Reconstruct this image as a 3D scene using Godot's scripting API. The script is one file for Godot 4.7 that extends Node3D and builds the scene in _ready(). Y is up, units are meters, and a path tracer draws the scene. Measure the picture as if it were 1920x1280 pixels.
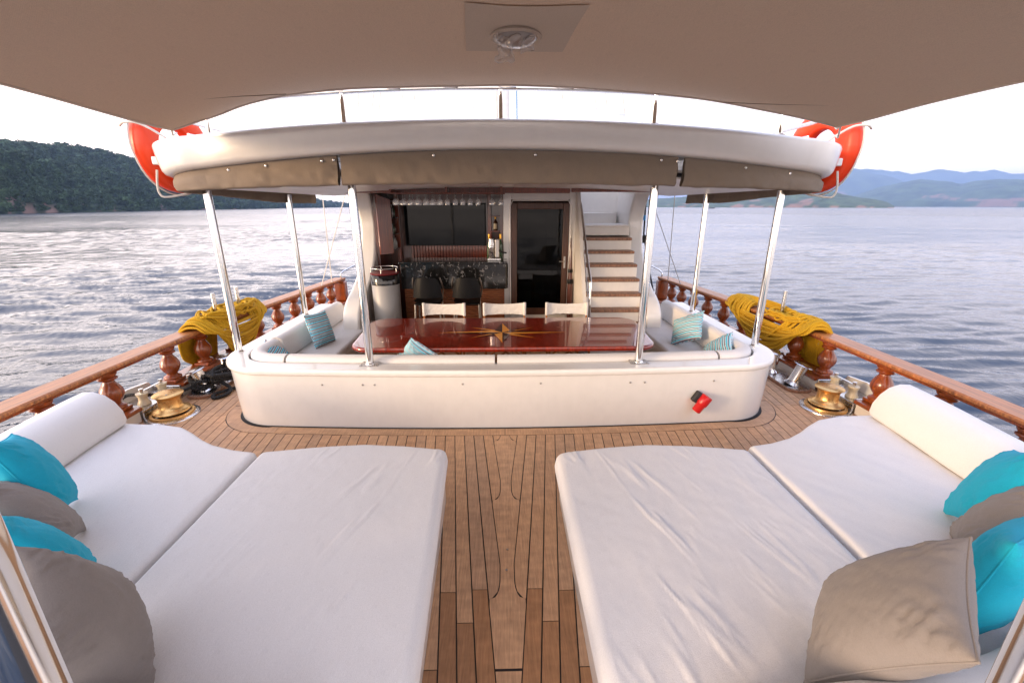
extends Node3D
# Aft deck of a wooden motor sailer at dusk. x = starboard, y = up, -z = towards the bow. Deck level is y = 0.

const WATER_Y := -1.6
const CAM := Vector3(-0.02, 2.2, 0.0)

# ---------------------------------------------------------------- mesh builder
class MB:
	var v := PackedVector3Array()
	var n := PackedVector3Array()
	var uv := PackedVector2Array()
	var col := PackedColorArray()
	var ix := PackedInt32Array()
	var use_col := false
	func vert(p: Vector3, nn: Vector3, t := Vector2.ZERO, c := Color.WHITE) -> int:
		v.push_back(p); n.push_back(nn); uv.push_back(t)
		if use_col: col.push_back(c)
		return v.size() - 1
	func tri(a: int, b: int, c: int) -> void:
		var g := (v[b] - v[a]).cross(v[c] - v[a])
		if g.length_squared() < 1e-16: return
		if g.dot(n[a] + n[b] + n[c]) > 0.0:
			ix.push_back(a); ix.push_back(c); ix.push_back(b)
		else:
			ix.push_back(a); ix.push_back(b); ix.push_back(c)
	func quad(a: Vector3, b: Vector3, c: Vector3, d: Vector3, out: Vector3) -> void:
		var g := (c - a).cross(d - b)
		if g.length_squared() < 1e-14: return
		var nn := g.normalized()
		if nn.dot(out) < 0.0: nn = -nn
		var lu := (b - a).length()
		var lv := (d - a).length()
		var i := vert(a, nn, Vector2(0, 0)); vert(b, nn, Vector2(lu, 0)); vert(c, nn, Vector2(lu, lv)); vert(d, nn, Vector2(0, lv))
		tri(i, i + 1, i + 2); tri(i, i + 2, i + 3)
	func tri_flat(a: Vector3, b: Vector3, c: Vector3, out: Vector3) -> void:
		var g := (b - a).cross(c - a)
		if g.length_squared() < 1e-14: return
		var nn := g.normalized()
		if nn.dot(out) < 0.0: nn = -nn
		var i := vert(a, nn, Vector2(a.x, a.z)); vert(b, nn, Vector2(b.x, b.z)); vert(c, nn, Vector2(c.x, c.z))
		tri(i, i + 1, i + 2)
	# box with chamfered edges
	func box(c: Vector3, s: Vector3, bev := 0.004, bas := Basis.IDENTITY) -> void:
		var h := s * 0.5
		var e: float = minf(bev, minf(h.x, minf(h.y, h.z)) * 0.9)
		var P := []
		for sx in [-1.0, 1.0]:
			for sy in [-1.0, 1.0]:
				for sz in [-1.0, 1.0]:
					P.append([c + bas * Vector3(sx * h.x, sy * (h.y - e), sz * (h.z - e)), c + bas * Vector3(sx * (h.x - e), sy * h.y, sz * (h.z - e)), c + bas * Vector3(sx * (h.x - e), sy * (h.y - e), sz * h.z)])
		for ax in 3:
			for sg in 2:
				var o := []
				for k in 8:
					var bits := [(k >> 2) & 1, (k >> 1) & 1, k & 1]
					if bits[ax] == sg: o.append(k)
				var dir := Vector3.ZERO
				dir[ax] = 1.0 if sg == 1 else -1.0
				quad(P[o[0]][ax], P[o[1]][ax], P[o[3]][ax], P[o[2]][ax], bas * dir)
		if e <= 0.0: return
		for k in 8:
			var dir2 := bas * Vector3(1.0 if (k >> 2) & 1 else -1.0, 1.0 if (k >> 1) & 1 else -1.0, 1.0 if k & 1 else -1.0)
			tri_flat(P[k][0], P[k][1], P[k][2], dir2)
			for ax in 3:
				var bit := 4 >> ax
				if k & bit: continue
				var k2 := k | bit
				var a1 := (ax + 1) % 3
				var a2 := (ax + 2) % 3
				var d3 := Vector3(1.0 if (k >> 2) & 1 else -1.0, 1.0 if (k >> 1) & 1 else -1.0, 1.0 if k & 1 else -1.0)
				d3[ax] = 0.0
				quad(P[k][a1], P[k2][a1], P[k2][a2], P[k][a2], bas * d3)
	# body of revolution about local y: profile of (radius, height)
	func lathe(prof: Array, seg := 24, xf := Transform3D.IDENTITY, sharp := 0.6) -> void:
		var m := prof.size()
		var segn := []
		for i in m - 1:
			var d: Vector2 = prof[i + 1] - prof[i]
			segn.append(Vector2(d.y, -d.x).normalized())
		var ln := 0.0
		for i in m - 1:
			var a: Vector2 = prof[i]
			var b: Vector2 = prof[i + 1]
			if a.distance_to(b) < 1e-6: continue
			var na: Vector2 = segn[i]
			var nb: Vector2 = segn[i]
			if i > 0 and segn[i - 1].dot(segn[i]) > sharp: na = (segn[i - 1] + segn[i]).normalized()
			if i < m - 2 and segn[i + 1].dot(segn[i]) > sharp: nb = (segn[i + 1] + segn[i]).normalized()
			var st := v.size()
			var l2 := ln + a.distance_to(b)
			for j in seg + 1:
				var t := TAU * j / seg
				var cs := Vector3(cos(t), 0, sin(t))
				vert(xf * (cs * a.x + Vector3(0, a.y, 0)), (xf.basis * (cs * na.x + Vector3(0, na.y, 0))).normalized(), Vector2(float(j) / seg, ln))
				vert(xf * (cs * b.x + Vector3(0, b.y, 0)), (xf.basis * (cs * nb.x + Vector3(0, nb.y, 0))).normalized(), Vector2(float(j) / seg, l2))
			for j in seg:
				var q := st + j * 2
				tri(q, q + 2, q + 3); tri(q, q + 3, q + 1)
			ln = l2
	func tube(pts: Array, rad: float, sides := 10, closed := false, caps := true, squash := 1.0) -> void:
		var m := pts.size()
		var up := Vector3.UP
		var t0: Vector3 = (pts[1] - pts[0]).normalized()
		if absf(t0.dot(up)) > 0.9: up = Vector3.RIGHT
		var nrm := (up - t0 * up.dot(t0)).normalized()
		var st := v.size()
		var ln := 0.0
		for i in m:
			var a: Vector3 = pts[(i - 1 + m) % m] if (closed or i > 0) else pts[0]
			var b: Vector3 = pts[(i + 1) % m] if (closed or i < m - 1) else pts[m - 1]
			var t := (b - a).normalized()
			nrm = (nrm - t * nrm.dot(t)).normalized()
			var bn := t.cross(nrm)
			if i > 0: ln += (pts[i] as Vector3).distance_to(pts[i - 1])
			for j in sides + 1:
				var w := TAU * j / sides
				var d := nrm * cos(w) + bn * sin(w) * squash
				vert(pts[i] + d * rad, d.normalized(), Vector2(float(j) / sides, ln))
		var rows := m if closed else m - 1
		for i in rows:
			for j in sides:
				var a2 := st + i * (sides + 1) + j
				var b2 := st + ((i + 1) % m) * (sides + 1) + j
				tri(a2, b2, b2 + 1); tri(a2, b2 + 1, a2 + 1)
		if caps and not closed:
			for e in 2:
				var p: Vector3 = pts[0] if e == 0 else pts[m - 1]
				var q: Vector3 = pts[1] if e == 0 else pts[m - 2]
				var dn := (p - q).normalized()
				var c := vert(p, dn)
				var base := st + (0 if e == 0 else (m - 1) * (sides + 1))
				var first := v.size()
				for j in sides + 1: vert(v[base + j], dn)
				for j in sides: tri(c, first + j, first + j + 1)
	# smooth grid from a callable f(i, j) -> Vector3
	func grid(nu: int, nv: int, f: Callable, uvs := Vector2(1, 1), out := Vector3.UP, colf = null) -> void:
		var st := v.size()
		var P := PackedVector3Array()
		P.resize((nu + 1) * (nv + 1))
		for i in nu + 1:
			for j in nv + 1:
				P[i * (nv + 1) + j] = f.call(i, j)
		var sgn := 1.0
		var g0 := Vector3.ZERO
		for i in nu + 1:
			for j in nv + 1:
				var a := P[mini(i + 1, nu) * (nv + 1) + j] - P[maxi(i - 1, 0) * (nv + 1) + j]
				var b := P[i * (nv + 1) + mini(j + 1, nv)] - P[i * (nv + 1) + maxi(j - 1, 0)]
				var nn := a.cross(b)
				n.push_back(nn.normalized() if nn.length_squared() > 1e-20 else out)
				g0 += nn
				v.push_back(P[i * (nv + 1) + j])
				uv.push_back(Vector2(float(i) / nu * uvs.x, float(j) / nv * uvs.y))
				if use_col: col.push_back(colf.call(i, j, P[i * (nv + 1) + j]) if colf != null else Color.WHITE)
		if g0.dot(out) < 0.0:
			for k in range(st, n.size()): n[k] = -n[k]
		for i in nu:
			for j in nv:
				var q := st + i * (nv + 1) + j
				tri(q, q + nv + 1, q + nv + 2); tri(q, q + nv + 2, q + 1)
	# flat plate from a plan outline (x, z) between two heights
	func plate(poly: PackedVector2Array, y0: float, y1: float, uvo := Vector2.ZERO, uvs := 1.0, bev := 0.0) -> void:
		var tr := Geometry2D.triangulate_polygon(poly)
		var top := poly
		if bev > 0.0:
			var off := Geometry2D.offset_polygon(poly, -bev, Geometry2D.JOIN_MITER)
			if off.size() == 1 and off[0].size() == poly.size(): top = off[0]
		if top != poly: tr = Geometry2D.triangulate_polygon(top)
		if tr.is_empty(): return
		var s := v.size()
		for p in top: vert(Vector3(p.x, y1, p.y), Vector3.UP, uvo + Vector2(p.x, p.y) * uvs)
		for i in range(0, tr.size(), 3): tri(s + tr[i], s + tr[i + 1], s + tr[i + 2])
		var area := 0.0
		for i in poly.size():
			var a: Vector2 = poly[i]
			var b: Vector2 = poly[(i + 1) % poly.size()]
			area += a.x * b.y - b.x * a.y
		for i in poly.size():
			var a: Vector2 = poly[i]
			var b: Vector2 = poly[(i + 1) % poly.size()]
			var e := b - a
			var o := Vector3(e.y, 0, -e.x) * (1.0 if area > 0.0 else -1.0)
			quad(Vector3(a.x, y0, a.y), Vector3(b.x, y0, b.y), Vector3(b.x, y1 - bev, b.y), Vector3(a.x, y1 - bev, a.y), o)
			if top != poly:
				# bevel strip: nearest corner pairing by index rotation is unreliable, so pair by distance
				var ta := nearest(top, a)
				var tb := nearest(top, b)
				quad(Vector3(a.x, y1 - bev, a.y), Vector3(b.x, y1 - bev, b.y), Vector3(tb.x, y1, tb.y), Vector3(ta.x, y1, ta.y), o + Vector3.UP)
	func nearest(ps: PackedVector2Array, q: Vector2) -> Vector2:
		var best := ps[0]
		for p in ps:
			if p.distance_squared_to(q) < best.distance_squared_to(q): best = p
		return best
	# solid from an outline in one plane, pushed along an axis: pts are 3D, depth is a vector
	func extrude(pts: Array, depth: Vector3) -> void:
		var nn: Vector3 = depth.normalized()
		var a1: Vector3 = (pts[1] - pts[0]).normalized()
		var a2 := nn.cross(a1)
		var poly := PackedVector2Array()
		for p in pts: poly.push_back(Vector2((p - pts[0]).dot(a1), (p - pts[0]).dot(a2)))
		var tr := Geometry2D.triangulate_polygon(poly)
		for e in 2:
			var s := v.size()
			for i in pts.size(): vert(pts[i] + depth * float(e), nn * (1.0 if e == 1 else -1.0), poly[i])
			for i in range(0, tr.size(), 3): tri(s + tr[i], s + tr[i + 1], s + tr[i + 2])
		var area := 0.0
		for i in poly.size():
			var q := poly[(i + 1) % poly.size()]
			area += poly[i].x * q.y - q.x * poly[i].y
		for i in pts.size():
			var a: Vector3 = pts[i]
			var b: Vector3 = pts[(i + 1) % pts.size()]
			var o := (b - a).cross(nn) * (1.0 if area > 0.0 else -1.0)
			quad(a, b, b + depth, a + depth, o)
	func mesh() -> ArrayMesh:
		var arr := []
		arr.resize(Mesh.ARRAY_MAX)
		arr[Mesh.ARRAY_VERTEX] = v; arr[Mesh.ARRAY_NORMAL] = n; arr[Mesh.ARRAY_TEX_UV] = uv; arr[Mesh.ARRAY_INDEX] = ix
		if use_col: arr[Mesh.ARRAY_COLOR] = col
		var am := ArrayMesh.new()
		am.add_surface_from_arrays(Mesh.PRIMITIVE_TRIANGLES, arr)
		return am

# ---------------------------------------------------------------- scene tree helpers
var taken := {}
var M := {}
var rng := RandomNumberGenerator.new()

func numbered(called: String) -> String:
	var k: int = taken.get(called, -1) + 1
	taken[called] = k
	return called if k == 0 else "%s_%03d" % [called, k]

func thing(called: String, label: String, category: String, at := Vector3.ZERO, group := "") -> Node3D:
	var o := Node3D.new()
	o.name = numbered(called)
	o.position = at
	add_child(o)
	o.set_meta("label", label); o.set_meta("category", category)
	if group != "": o.set_meta("group", group)
	return o

func part(parent: Node3D, called: String, b, mat: Material, label := "") -> MeshInstance3D:
	var o := MeshInstance3D.new()
	o.name = called
	o.mesh = b.mesh() if b is MB else b
	o.material_override = mat
	parent.add_child(o, true)
	if label != "": o.set_meta("label", label)
	return o

func solo(called: String, b, mat: Material, label: String, category: String, group := "") -> MeshInstance3D:
	var o := MeshInstance3D.new()
	o.name = numbered(called)
	o.mesh = b.mesh() if b is MB else b
	o.material_override = mat
	add_child(o)
	o.set_meta("label", label); o.set_meta("category", category)
	if group != "": o.set_meta("group", group)
	return o

func struct(called: String, b, mat, label := "", category := "") -> MeshInstance3D:
	var o := MeshInstance3D.new()
	o.name = numbered(called)
	o.mesh = b.mesh() if b is MB else b
	o.material_override = mat
	add_child(o)
	o.set_meta("kind", "structure")
	if label != "": o.set_meta("label", label)
	if category != "": o.set_meta("category", category)
	return o

func lin(r: float, g: float, b: float) -> Color:
	return Color(r, g, b).linear_to_srgb()

func mat(c: Color, rough := 0.6, metal := 0.0) -> StandardMaterial3D:
	var m := StandardMaterial3D.new()
	m.albedo_color = c; m.roughness = rough; m.metallic = metal
	return m

func noise(freq: float, oct := 3, sd := 1) -> FastNoiseLite:
	var f := FastNoiseLite.new()
	f.noise_type = FastNoiseLite.TYPE_SIMPLEX_SMOOTH
	f.frequency = freq; f.fractal_octaves = oct; f.seed = sd
	return f

func tex(im: Image) -> ImageTexture:
	return ImageTexture.create_from_image(im)

# grey image from a function of (u, v) in 0..1, kept as colour multiplier
func image_from(w: int, h: int, f: Callable) -> Image:
	var im := Image.create(w, h, false, Image.FORMAT_RGB8)
	for y in h:
		for x in w:
			im.set_pixel(x, y, f.call(float(x) / w, float(y) / h))
	return im

func tile_noise(nz: FastNoiseLite, u: float, v: float, su: float, sv: float) -> float:
	# seamless on the unit square: noise on a torus
	return nz.get_noise_3d(cos(u * TAU) * su + 17.0 * su, sin(u * TAU) * su, cos(v * TAU) * sv) * 0.6 + nz.get_noise_3d(cos(u * TAU) * su, sin(u * TAU) * su, sin(v * TAU) * sv + 31.0) * 0.6

func smoothf(a: float, b: float, x: float) -> float:
	var t := clampf((x - a) / (b - a), 0.0, 1.0)
	return t * t * (3.0 - 2.0 * t)

func lerp_table(t: Array, x: float) -> float:
	if x <= t[0][0]: return t[0][1]
	for i in t.size() - 1:
		if x <= t[i + 1][0]:
			return lerpf(t[i][1], t[i + 1][1], (x - t[i][0]) / (t[i + 1][0] - t[i][0]))
	return t[t.size() - 1][1]

func smooth_path(ctrl: Array, per := 8, closed := false) -> Array:
	var out := []
	var m := ctrl.size()
	var segs := m if closed else m - 1
	for i in segs:
		var p0: Vector3 = ctrl[(i - 1 + m) % m] if (closed or i > 0) else ctrl[0]
		var p1: Vector3 = ctrl[i]
		var p2: Vector3 = ctrl[(i + 1) % m]
		var p3: Vector3 = ctrl[(i + 2) % m] if (closed or i < m - 2) else ctrl[m - 1]
		for k in per:
			out.append(p1.cubic_interpolate(p2, p0, p3, float(k) / per))
	if not closed: out.append(ctrl[m - 1])
	return out

# ---------------------------------------------------------------- materials
func make_materials() -> void:
	# wood grain: fine streaks along v
	var g1 := noise(1.0, 4, 11)
	var g2 := noise(1.0, 3, 12)
	var grain := image_from(256, 512, func(u: float, v: float):
		var a := tile_noise(g1, u, v, 9.0, 0.55)
		var b := tile_noise(g2, u, v, 26.0, 1.6)
		var st := tile_noise(g2, v, u, 1.2, 0.8)
		var k: float = clampf(0.90 + a * 0.12 + b * 0.08 + st * 0.10, 0.4, 1.0)
		return Color(k, k * (0.985 + b * 0.03), k * (0.965 + b * 0.05)))
	var gt := tex(grain)
	var gb := grain.duplicate() as Image
	gb.bump_map_to_normal_map(2.0)
	var gn := tex(gb)
	var teak_cols := [lin(0.65, 0.395, 0.225), lin(0.615, 0.37, 0.212), lin(0.67, 0.41, 0.238), lin(0.575, 0.36, 0.22), lin(0.635, 0.38, 0.216), # sand-orange
		lin(0.46, 0.24, 0.115), lin(0.41, 0.215, 0.105), # browner
		lin(0.62, 0.36, 0.20)]
	M.teak = []
	for c in teak_cols:
		var t := mat(c, 0.62)
		t.albedo_texture = gt
		t.normal_enabled = true; t.normal_texture = gn; t.normal_scale = 0.35
		M.teak.append(t)
	M.caulk = mat(lin(0.012, 0.011, 0.012), 0.6)
	# varnished mahogany
	var mg := image_from(256, 512, func(u: float, v: float):
		var a := tile_noise(g1, u, v, 6.0, 0.7)
		var b := tile_noise(g2, u, v, 22.0, 2.0)
		var k: float = clampf(0.78 + a * 0.32 + b * 0.25, 0.25, 1.0)
		return Color(k, k * (0.93 + b * 0.1), k * 0.92))
	var mt := tex(mg)
	M.mahog = mat(lin(0.40, 0.095, 0.016), 0.32)
	M.mahog.albedo_texture = mt
	M.mahog.uv1_triplanar = true; M.mahog.uv1_scale = Vector3(2.2, 2.2, 0.9)
	M.mahog.clearcoat_enabled = true; M.mahog.clearcoat = 0.6; M.mahog.clearcoat_roughness = 0.08
	M.mahog_pale = mat(lin(0.62, 0.27, 0.085), 0.45)
	M.mahog_pale.albedo_texture = mt
	M.mahog_pale.uv1_triplanar = true; M.mahog_pale.uv1_scale = Vector3(2.5, 2.5, 0.6)
	M.mahog_pale.clearcoat_enabled = true; M.mahog_pale.clearcoat = 0.2; M.mahog_pale.clearcoat_roughness = 0.2
	M.table = mat(lin(0.36, 0.032, 0.007), 0.25)
	M.table.albedo_texture = mt
	M.table.uv1_triplanar = true; M.table.uv1_scale = Vector3(0.7, 2.5, 2.5)
	M.table.clearcoat_enabled = true; M.table.clearcoat = 1.0; M.table.clearcoat_roughness = 0.02
	M.dark_wood = mat(lin(0.13, 0.030, 0.014), 0.35)
	M.dark_wood.albedo_texture = mt
	M.dark_wood.uv1_triplanar = true; M.dark_wood.uv1_scale = Vector3(2, 0.7, 2)
	M.dark_wood.clearcoat_enabled = true; M.dark_wood.clearcoat = 0.8; M.dark_wood.clearcoat_roughness = 0.1
	M.red_wood = mat(lin(0.30, 0.065, 0.026), 0.3)
	M.red_wood.albedo_texture = mt
	M.red_wood.uv1_triplanar = true; M.red_wood.uv1_scale = Vector3(2, 0.7, 2)
	M.red_wood.clearcoat_enabled = true; M.red_wood.clearcoat = 0.6; M.red_wood.clearcoat_roughness = 0.12
	M.door_wood = mat(lin(0.14, 0.062, 0.032), 0.4)
	M.door_wood.albedo_texture = mt
	M.door_wood.uv1_triplanar = true; M.door_wood.uv1_scale = Vector3(3, 0.7, 3)
	M.inlay_light = mat(lin(0.95, 0.40, 0.055), 0.2)
	M.inlay_light.clearcoat_enabled = true; M.inlay_light.clearcoat = 1.0; M.inlay_light.clearcoat_roughness = 0.02
	M.inlay_dark = mat(lin(0.06, 0.013, 0.006), 0.2)
	M.inlay_dark.clearcoat_enabled = true; M.inlay_dark.clearcoat = 1.0; M.inlay_dark.clearcoat_roughness = 0.02
	M.wicker = mat(lin(0.22, 0.075, 0.028), 0.55)
	M.chair_wood = mat(lin(0.45, 0.17, 0.045), 0.4)
	M.tread = mat(lin(0.42, 0.24, 0.14), 0.5)
	M.tread.albedo_texture = mt
	M.tread.uv1_triplanar = true; M.tread.uv1_scale = Vector3(0.8, 3, 3)
	# painted and moulded white
	var dirt := noise(0.9, 5, 33)
	var soft := image_from(256, 256, func(u: float, v: float):
		var k: float = clampf(0.985 + tile_noise(dirt, u, v, 2.5, 2.5) * 0.022, 0.9, 1.0)
		return Color(k, k * 0.998, k * 0.992))
	var softt := tex(soft)
	M.gel = mat(lin(0.80, 0.785, 0.76), 0.28)
	M.gel.albedo_texture = softt; M.gel.uv1_triplanar = true; M.gel.uv1_scale = Vector3(0.6, 0.6, 0.6)
	M.gel.clearcoat_enabled = true; M.gel.clearcoat = 0.7; M.gel.clearcoat_roughness = 0.08
	M.paint = mat(lin(0.78, 0.75, 0.71), 0.5)
	M.paint.albedo_texture = softt; M.paint.uv1_triplanar = true; M.paint.uv1_scale = Vector3(0.8, 0.8, 0.8)
	M.ceiling = mat(lin(0.74, 0.72, 0.69), 0.35)
	# cloth
	var w1 := noise(1.0, 2, 51)
	var weave := image_from(256, 256, func(u: float, v: float):
		var k: float = 0.5 + 0.22 * sin(u * TAU * 48.0) * sin(v * TAU * 48.0) + 0.5 * tile_noise(w1, u, v, 14.0, 14.0)
		return Color(k, k, k))
	var weave_c := image_from(256, 256, func(u: float, v: float):
		var k: float = clampf(0.95 + 0.10 * tile_noise(w1, u, v, 14.0, 14.0) + 0.04 * sin(u * TAU * 48.0) * sin(v * TAU * 48.0), 0.8, 1.0)
		return Color(k, k, k))
	var wn := weave.duplicate() as Image
	wn.bump_map_to_normal_map(3.0)
	var wnt := tex(wn)
	var wct := tex(weave_c)
	var cloth := func(c: Color, sc: float, ns: float) -> StandardMaterial3D:
		var m := mat(c, 0.95)
		m.albedo_texture = wct
		m.normal_enabled = true; m.normal_texture = wnt; m.normal_scale = ns
		m.uv1_triplanar = true; m.uv1_scale = Vector3(sc, sc, sc)
		m.rim_enabled = true; m.rim = 0.25; m.rim_tint = 0.6
		return m
	M.terry = cloth.call(lin(0.83, 0.81, 0.80), 5.0, 0.5)
	M.vinyl = cloth.call(lin(0.80, 0.775, 0.75), 7.0, 0.15)
	M.vinyl.roughness = 0.6
	M.cyan = cloth.call(lin(0.005, 0.40, 0.58), 5.0, 0.35)
	M.grey = cloth.call(lin(0.265, 0.235, 0.215), 5.0, 0.35)
	M.canvas_white = cloth.call(lin(0.84, 0.80, 0.75), 6.0, 0.3)
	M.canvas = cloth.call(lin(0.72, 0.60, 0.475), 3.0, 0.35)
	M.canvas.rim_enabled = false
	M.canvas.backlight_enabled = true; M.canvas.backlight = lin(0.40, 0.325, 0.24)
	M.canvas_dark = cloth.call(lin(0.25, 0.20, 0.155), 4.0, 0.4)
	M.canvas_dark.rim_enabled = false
	M.patch = cloth.call(lin(0.57, 0.47, 0.37), 4.0, 0.3)
	M.patch.rim_enabled = false
	M.hem = cloth.call(lin(0.74, 0.62, 0.52), 4.0, 0.3)
	# striped scatter cushions: bands are the print of the cloth
	var bands := [[0.0, 0.16, Color(0.46, 0.42, 0.46)], [0.16, 0.24, Color(0.90, 0.92, 0.93)], [0.24, 0.52, Color(0.36, 0.76, 0.85)], [0.52, 0.60, Color(0.90, 0.92, 0.93)], [0.60, 0.76, Color(0.46, 0.42, 0.46)], [0.76, 0.92, Color(0.55, 0.83, 0.89)], [0.92, 1.0, Color(0.90, 0.92, 0.93)]]
	var stripe := image_from(64, 512, func(u: float, v: float):
		var t := fposmod(v * 6.0, 1.0)
		var c := Color.WHITE
		for b in bands:
			if t >= b[0] and t < b[1]: c = b[2]
		return c)
	M.stripe = mat(Color.WHITE, 0.9)
	M.stripe.albedo_texture = tex(stripe)
	# metals
	var scr := noise(1.0, 3, 71)
	var smudge := image_from(128, 128, func(u: float, v: float):
		var k: float = clampf(0.5 + tile_noise(scr, u, v, 3.0, 3.0) * 0.6, 0.0, 1.0)
		return Color(k, k, k))
	M.chrome = mat(lin(0.80, 0.79, 0.77), 0.10, 1.0)
	M.steel = mat(lin(0.62, 0.61, 0.60), 0.22, 1.0)
	M.steel.roughness_texture = tex(smudge); M.steel.roughness = 0.5
	M.steel.uv1_triplanar = true; M.steel.uv1_scale = Vector3(4, 4, 4)
	M.steel_dull = mat(lin(0.42, 0.40, 0.38), 0.42, 1.0)
	M.brass = mat(lin(0.74, 0.46, 0.18), 0.22, 1.0)
	M.brass.roughness_texture = tex(smudge); M.brass.roughness = 0.75
	M.brass.uv1_triplanar = true; M.brass.uv1_scale = Vector3(6, 6, 6)
	M.wire = mat(lin(0.30, 0.29, 0.28), 0.35, 0.7)
	# ropes: twisted strands as relief
	var strand := image_from(64, 128, func(u: float, v: float):
		var k: float = 0.5 + 0.5 * sin((u * 2.0 + v * 8.0) * TAU)
		return Color(k, k, k))
	var sn := strand.duplicate() as Image
	sn.bump_map_to_normal_map(6.0)
	var snt := tex(sn)
	var strand_c := image_from(64, 128, func(u: float, v: float):
		var k: float = 0.72 + 0.20 * pow(0.5 + 0.5 * sin((u * 2.0 + v * 8.0) * TAU), 0.6) + 0.18 * tile_noise(g2, u, v, 6.0, 6.0)
		return Color(k, k * 0.98, k * 0.9))
	M.rope_yellow = mat(lin(0.80, 0.47, 0.008), 0.85)
	M.rope_yellow.albedo_texture = tex(strand_c)
	M.rope_yellow.normal_enabled = true; M.rope_yellow.normal_texture = snt; M.rope_yellow.normal_scale = 0.6
	M.rope_yellow.uv1_scale = Vector3(1, 7.0, 1)
	M.rope_black = mat(lin(0.012, 0.012, 0.013), 0.8)
	M.rope_black.normal_enabled = true; M.rope_black.normal_texture = snt; M.rope_black.normal_scale = 0.8
	M.rope_black.uv1_scale = Vector3(1, 5, 1)
	M.rope_white = mat(lin(0.72, 0.68, 0.62), 0.85)
	M.rope_white.normal_enabled = true; M.rope_white.normal_texture = snt; M.rope_white.normal_scale = 0.6
	M.rope_white.uv1_scale = Vector3(1, 12, 1)
	M.orange = mat(lin(0.78, 0.050, 0.006), 0.38)
	M.reflect_tape = mat(lin(0.62, 0.62, 0.62), 0.4)
	M.red = mat(lin(0.55, 0.012, 0.014), 0.3)
	M.black = mat(lin(0.006, 0.006, 0.0065), 0.4)
	M.black.metallic_specular = 0.3
	M.black_gloss = mat(lin(0.006, 0.006, 0.007), 0.05)
	M.screen = mat(lin(0.006, 0.0065, 0.008), 0.06)
	M.screen.metallic_specular = 0.32
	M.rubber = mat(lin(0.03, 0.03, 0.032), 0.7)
	M.cream = mat(lin(0.66, 0.56, 0.38), 0.35)
	M.grey_can = mat(lin(0.30, 0.295, 0.29), 0.45, 0.1)
	var mb := noise(1.0, 5, 91)
	var marble := image_from(512, 512, func(u: float, v: float):
		var a := tile_noise(mb, u, v, 1.1, 1.1)
		var b := tile_noise(mb, u + 0.37, v + 0.11, 2.0, 2.0)
		var vein: float = pow(clampf(1.0 - absf(a + b * 0.35) * 9.0, 0.0, 1.0), 3.0) * smoothf(-0.05, 0.25, b)
		var k: float = 0.10 + 0.05 * b + vein * 0.62
		return Color(k, k, k * 1.02))
	M.marble = mat(Color.WHITE, 0.12)
	M.marble.albedo_texture = tex(marble); M.marble.uv1_triplanar = true; M.marble.uv1_scale = Vector3(1.0, 1.0, 1.0)
	M.glass_dark = mat(Color(0.02, 0.022, 0.025, 0.30), 0.03)
	M.glass_dark.transparency = BaseMaterial3D.TRANSPARENCY_ALPHA
	M.glass_dark.albedo_color = Color(0.015, 0.018, 0.02, 0.85)
	M.glass_dark.metallic_specular = 0.3
	M.glass = mat(Color(0.95, 0.97, 0.97, 0.16), 0.03)
	M.glass.transparency = BaseMaterial3D.TRANSPARENCY_ALPHA
	M.bottle_green = mat(lin(0.03, 0.07, 0.03), 0.08)
	M.bottle_brown = mat(lin(0.07, 0.03, 0.012), 0.08)
	M.bottle_clear = mat(lin(0.35, 0.36, 0.34), 0.06)
	M.label_cream = mat(lin(0.65, 0.56, 0.40), 0.7)
	M.gold = mat(lin(0.75, 0.42, 0.06), 0.3, 0.6)
	M.lamp_cover = mat(Color(0.80, 0.76, 0.72, 0.45), 0.12)
	M.lamp_cover.transparency = BaseMaterial3D.TRANSPARENCY_ALPHA
	# sea
	var wv := noise(1.0, 4, 5)
	var wim := image_from(512, 512, func(u: float, v: float):
		var k: float = 0.5 + 0.45 * tile_noise(wv, u, v, 2.2, 4.5)
		return Color(k, k, k))
	wim.bump_map_to_normal_map(5.0)
	M.sea = mat(lin(0.005, 0.018, 0.042), 0.025)
	M.sea.metallic_specular = 0.5
	M.sea.normal_enabled = true; M.sea.normal_texture = tex(wim); M.sea.normal_scale = 0.42
	M.sea.uv1_triplanar = true; M.sea.uv1_world_triplanar = true; M.sea.uv1_scale = Vector3(0.32, 0.32, 0.32)
	# land
	M.land = mat(Color.WHITE, 0.95)
	M.land.vertex_color_use_as_albedo = true
	M.leaf = mat(Color.WHITE, 0.9)
	M.leaf.vertex_color_use_as_albedo = true

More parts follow.
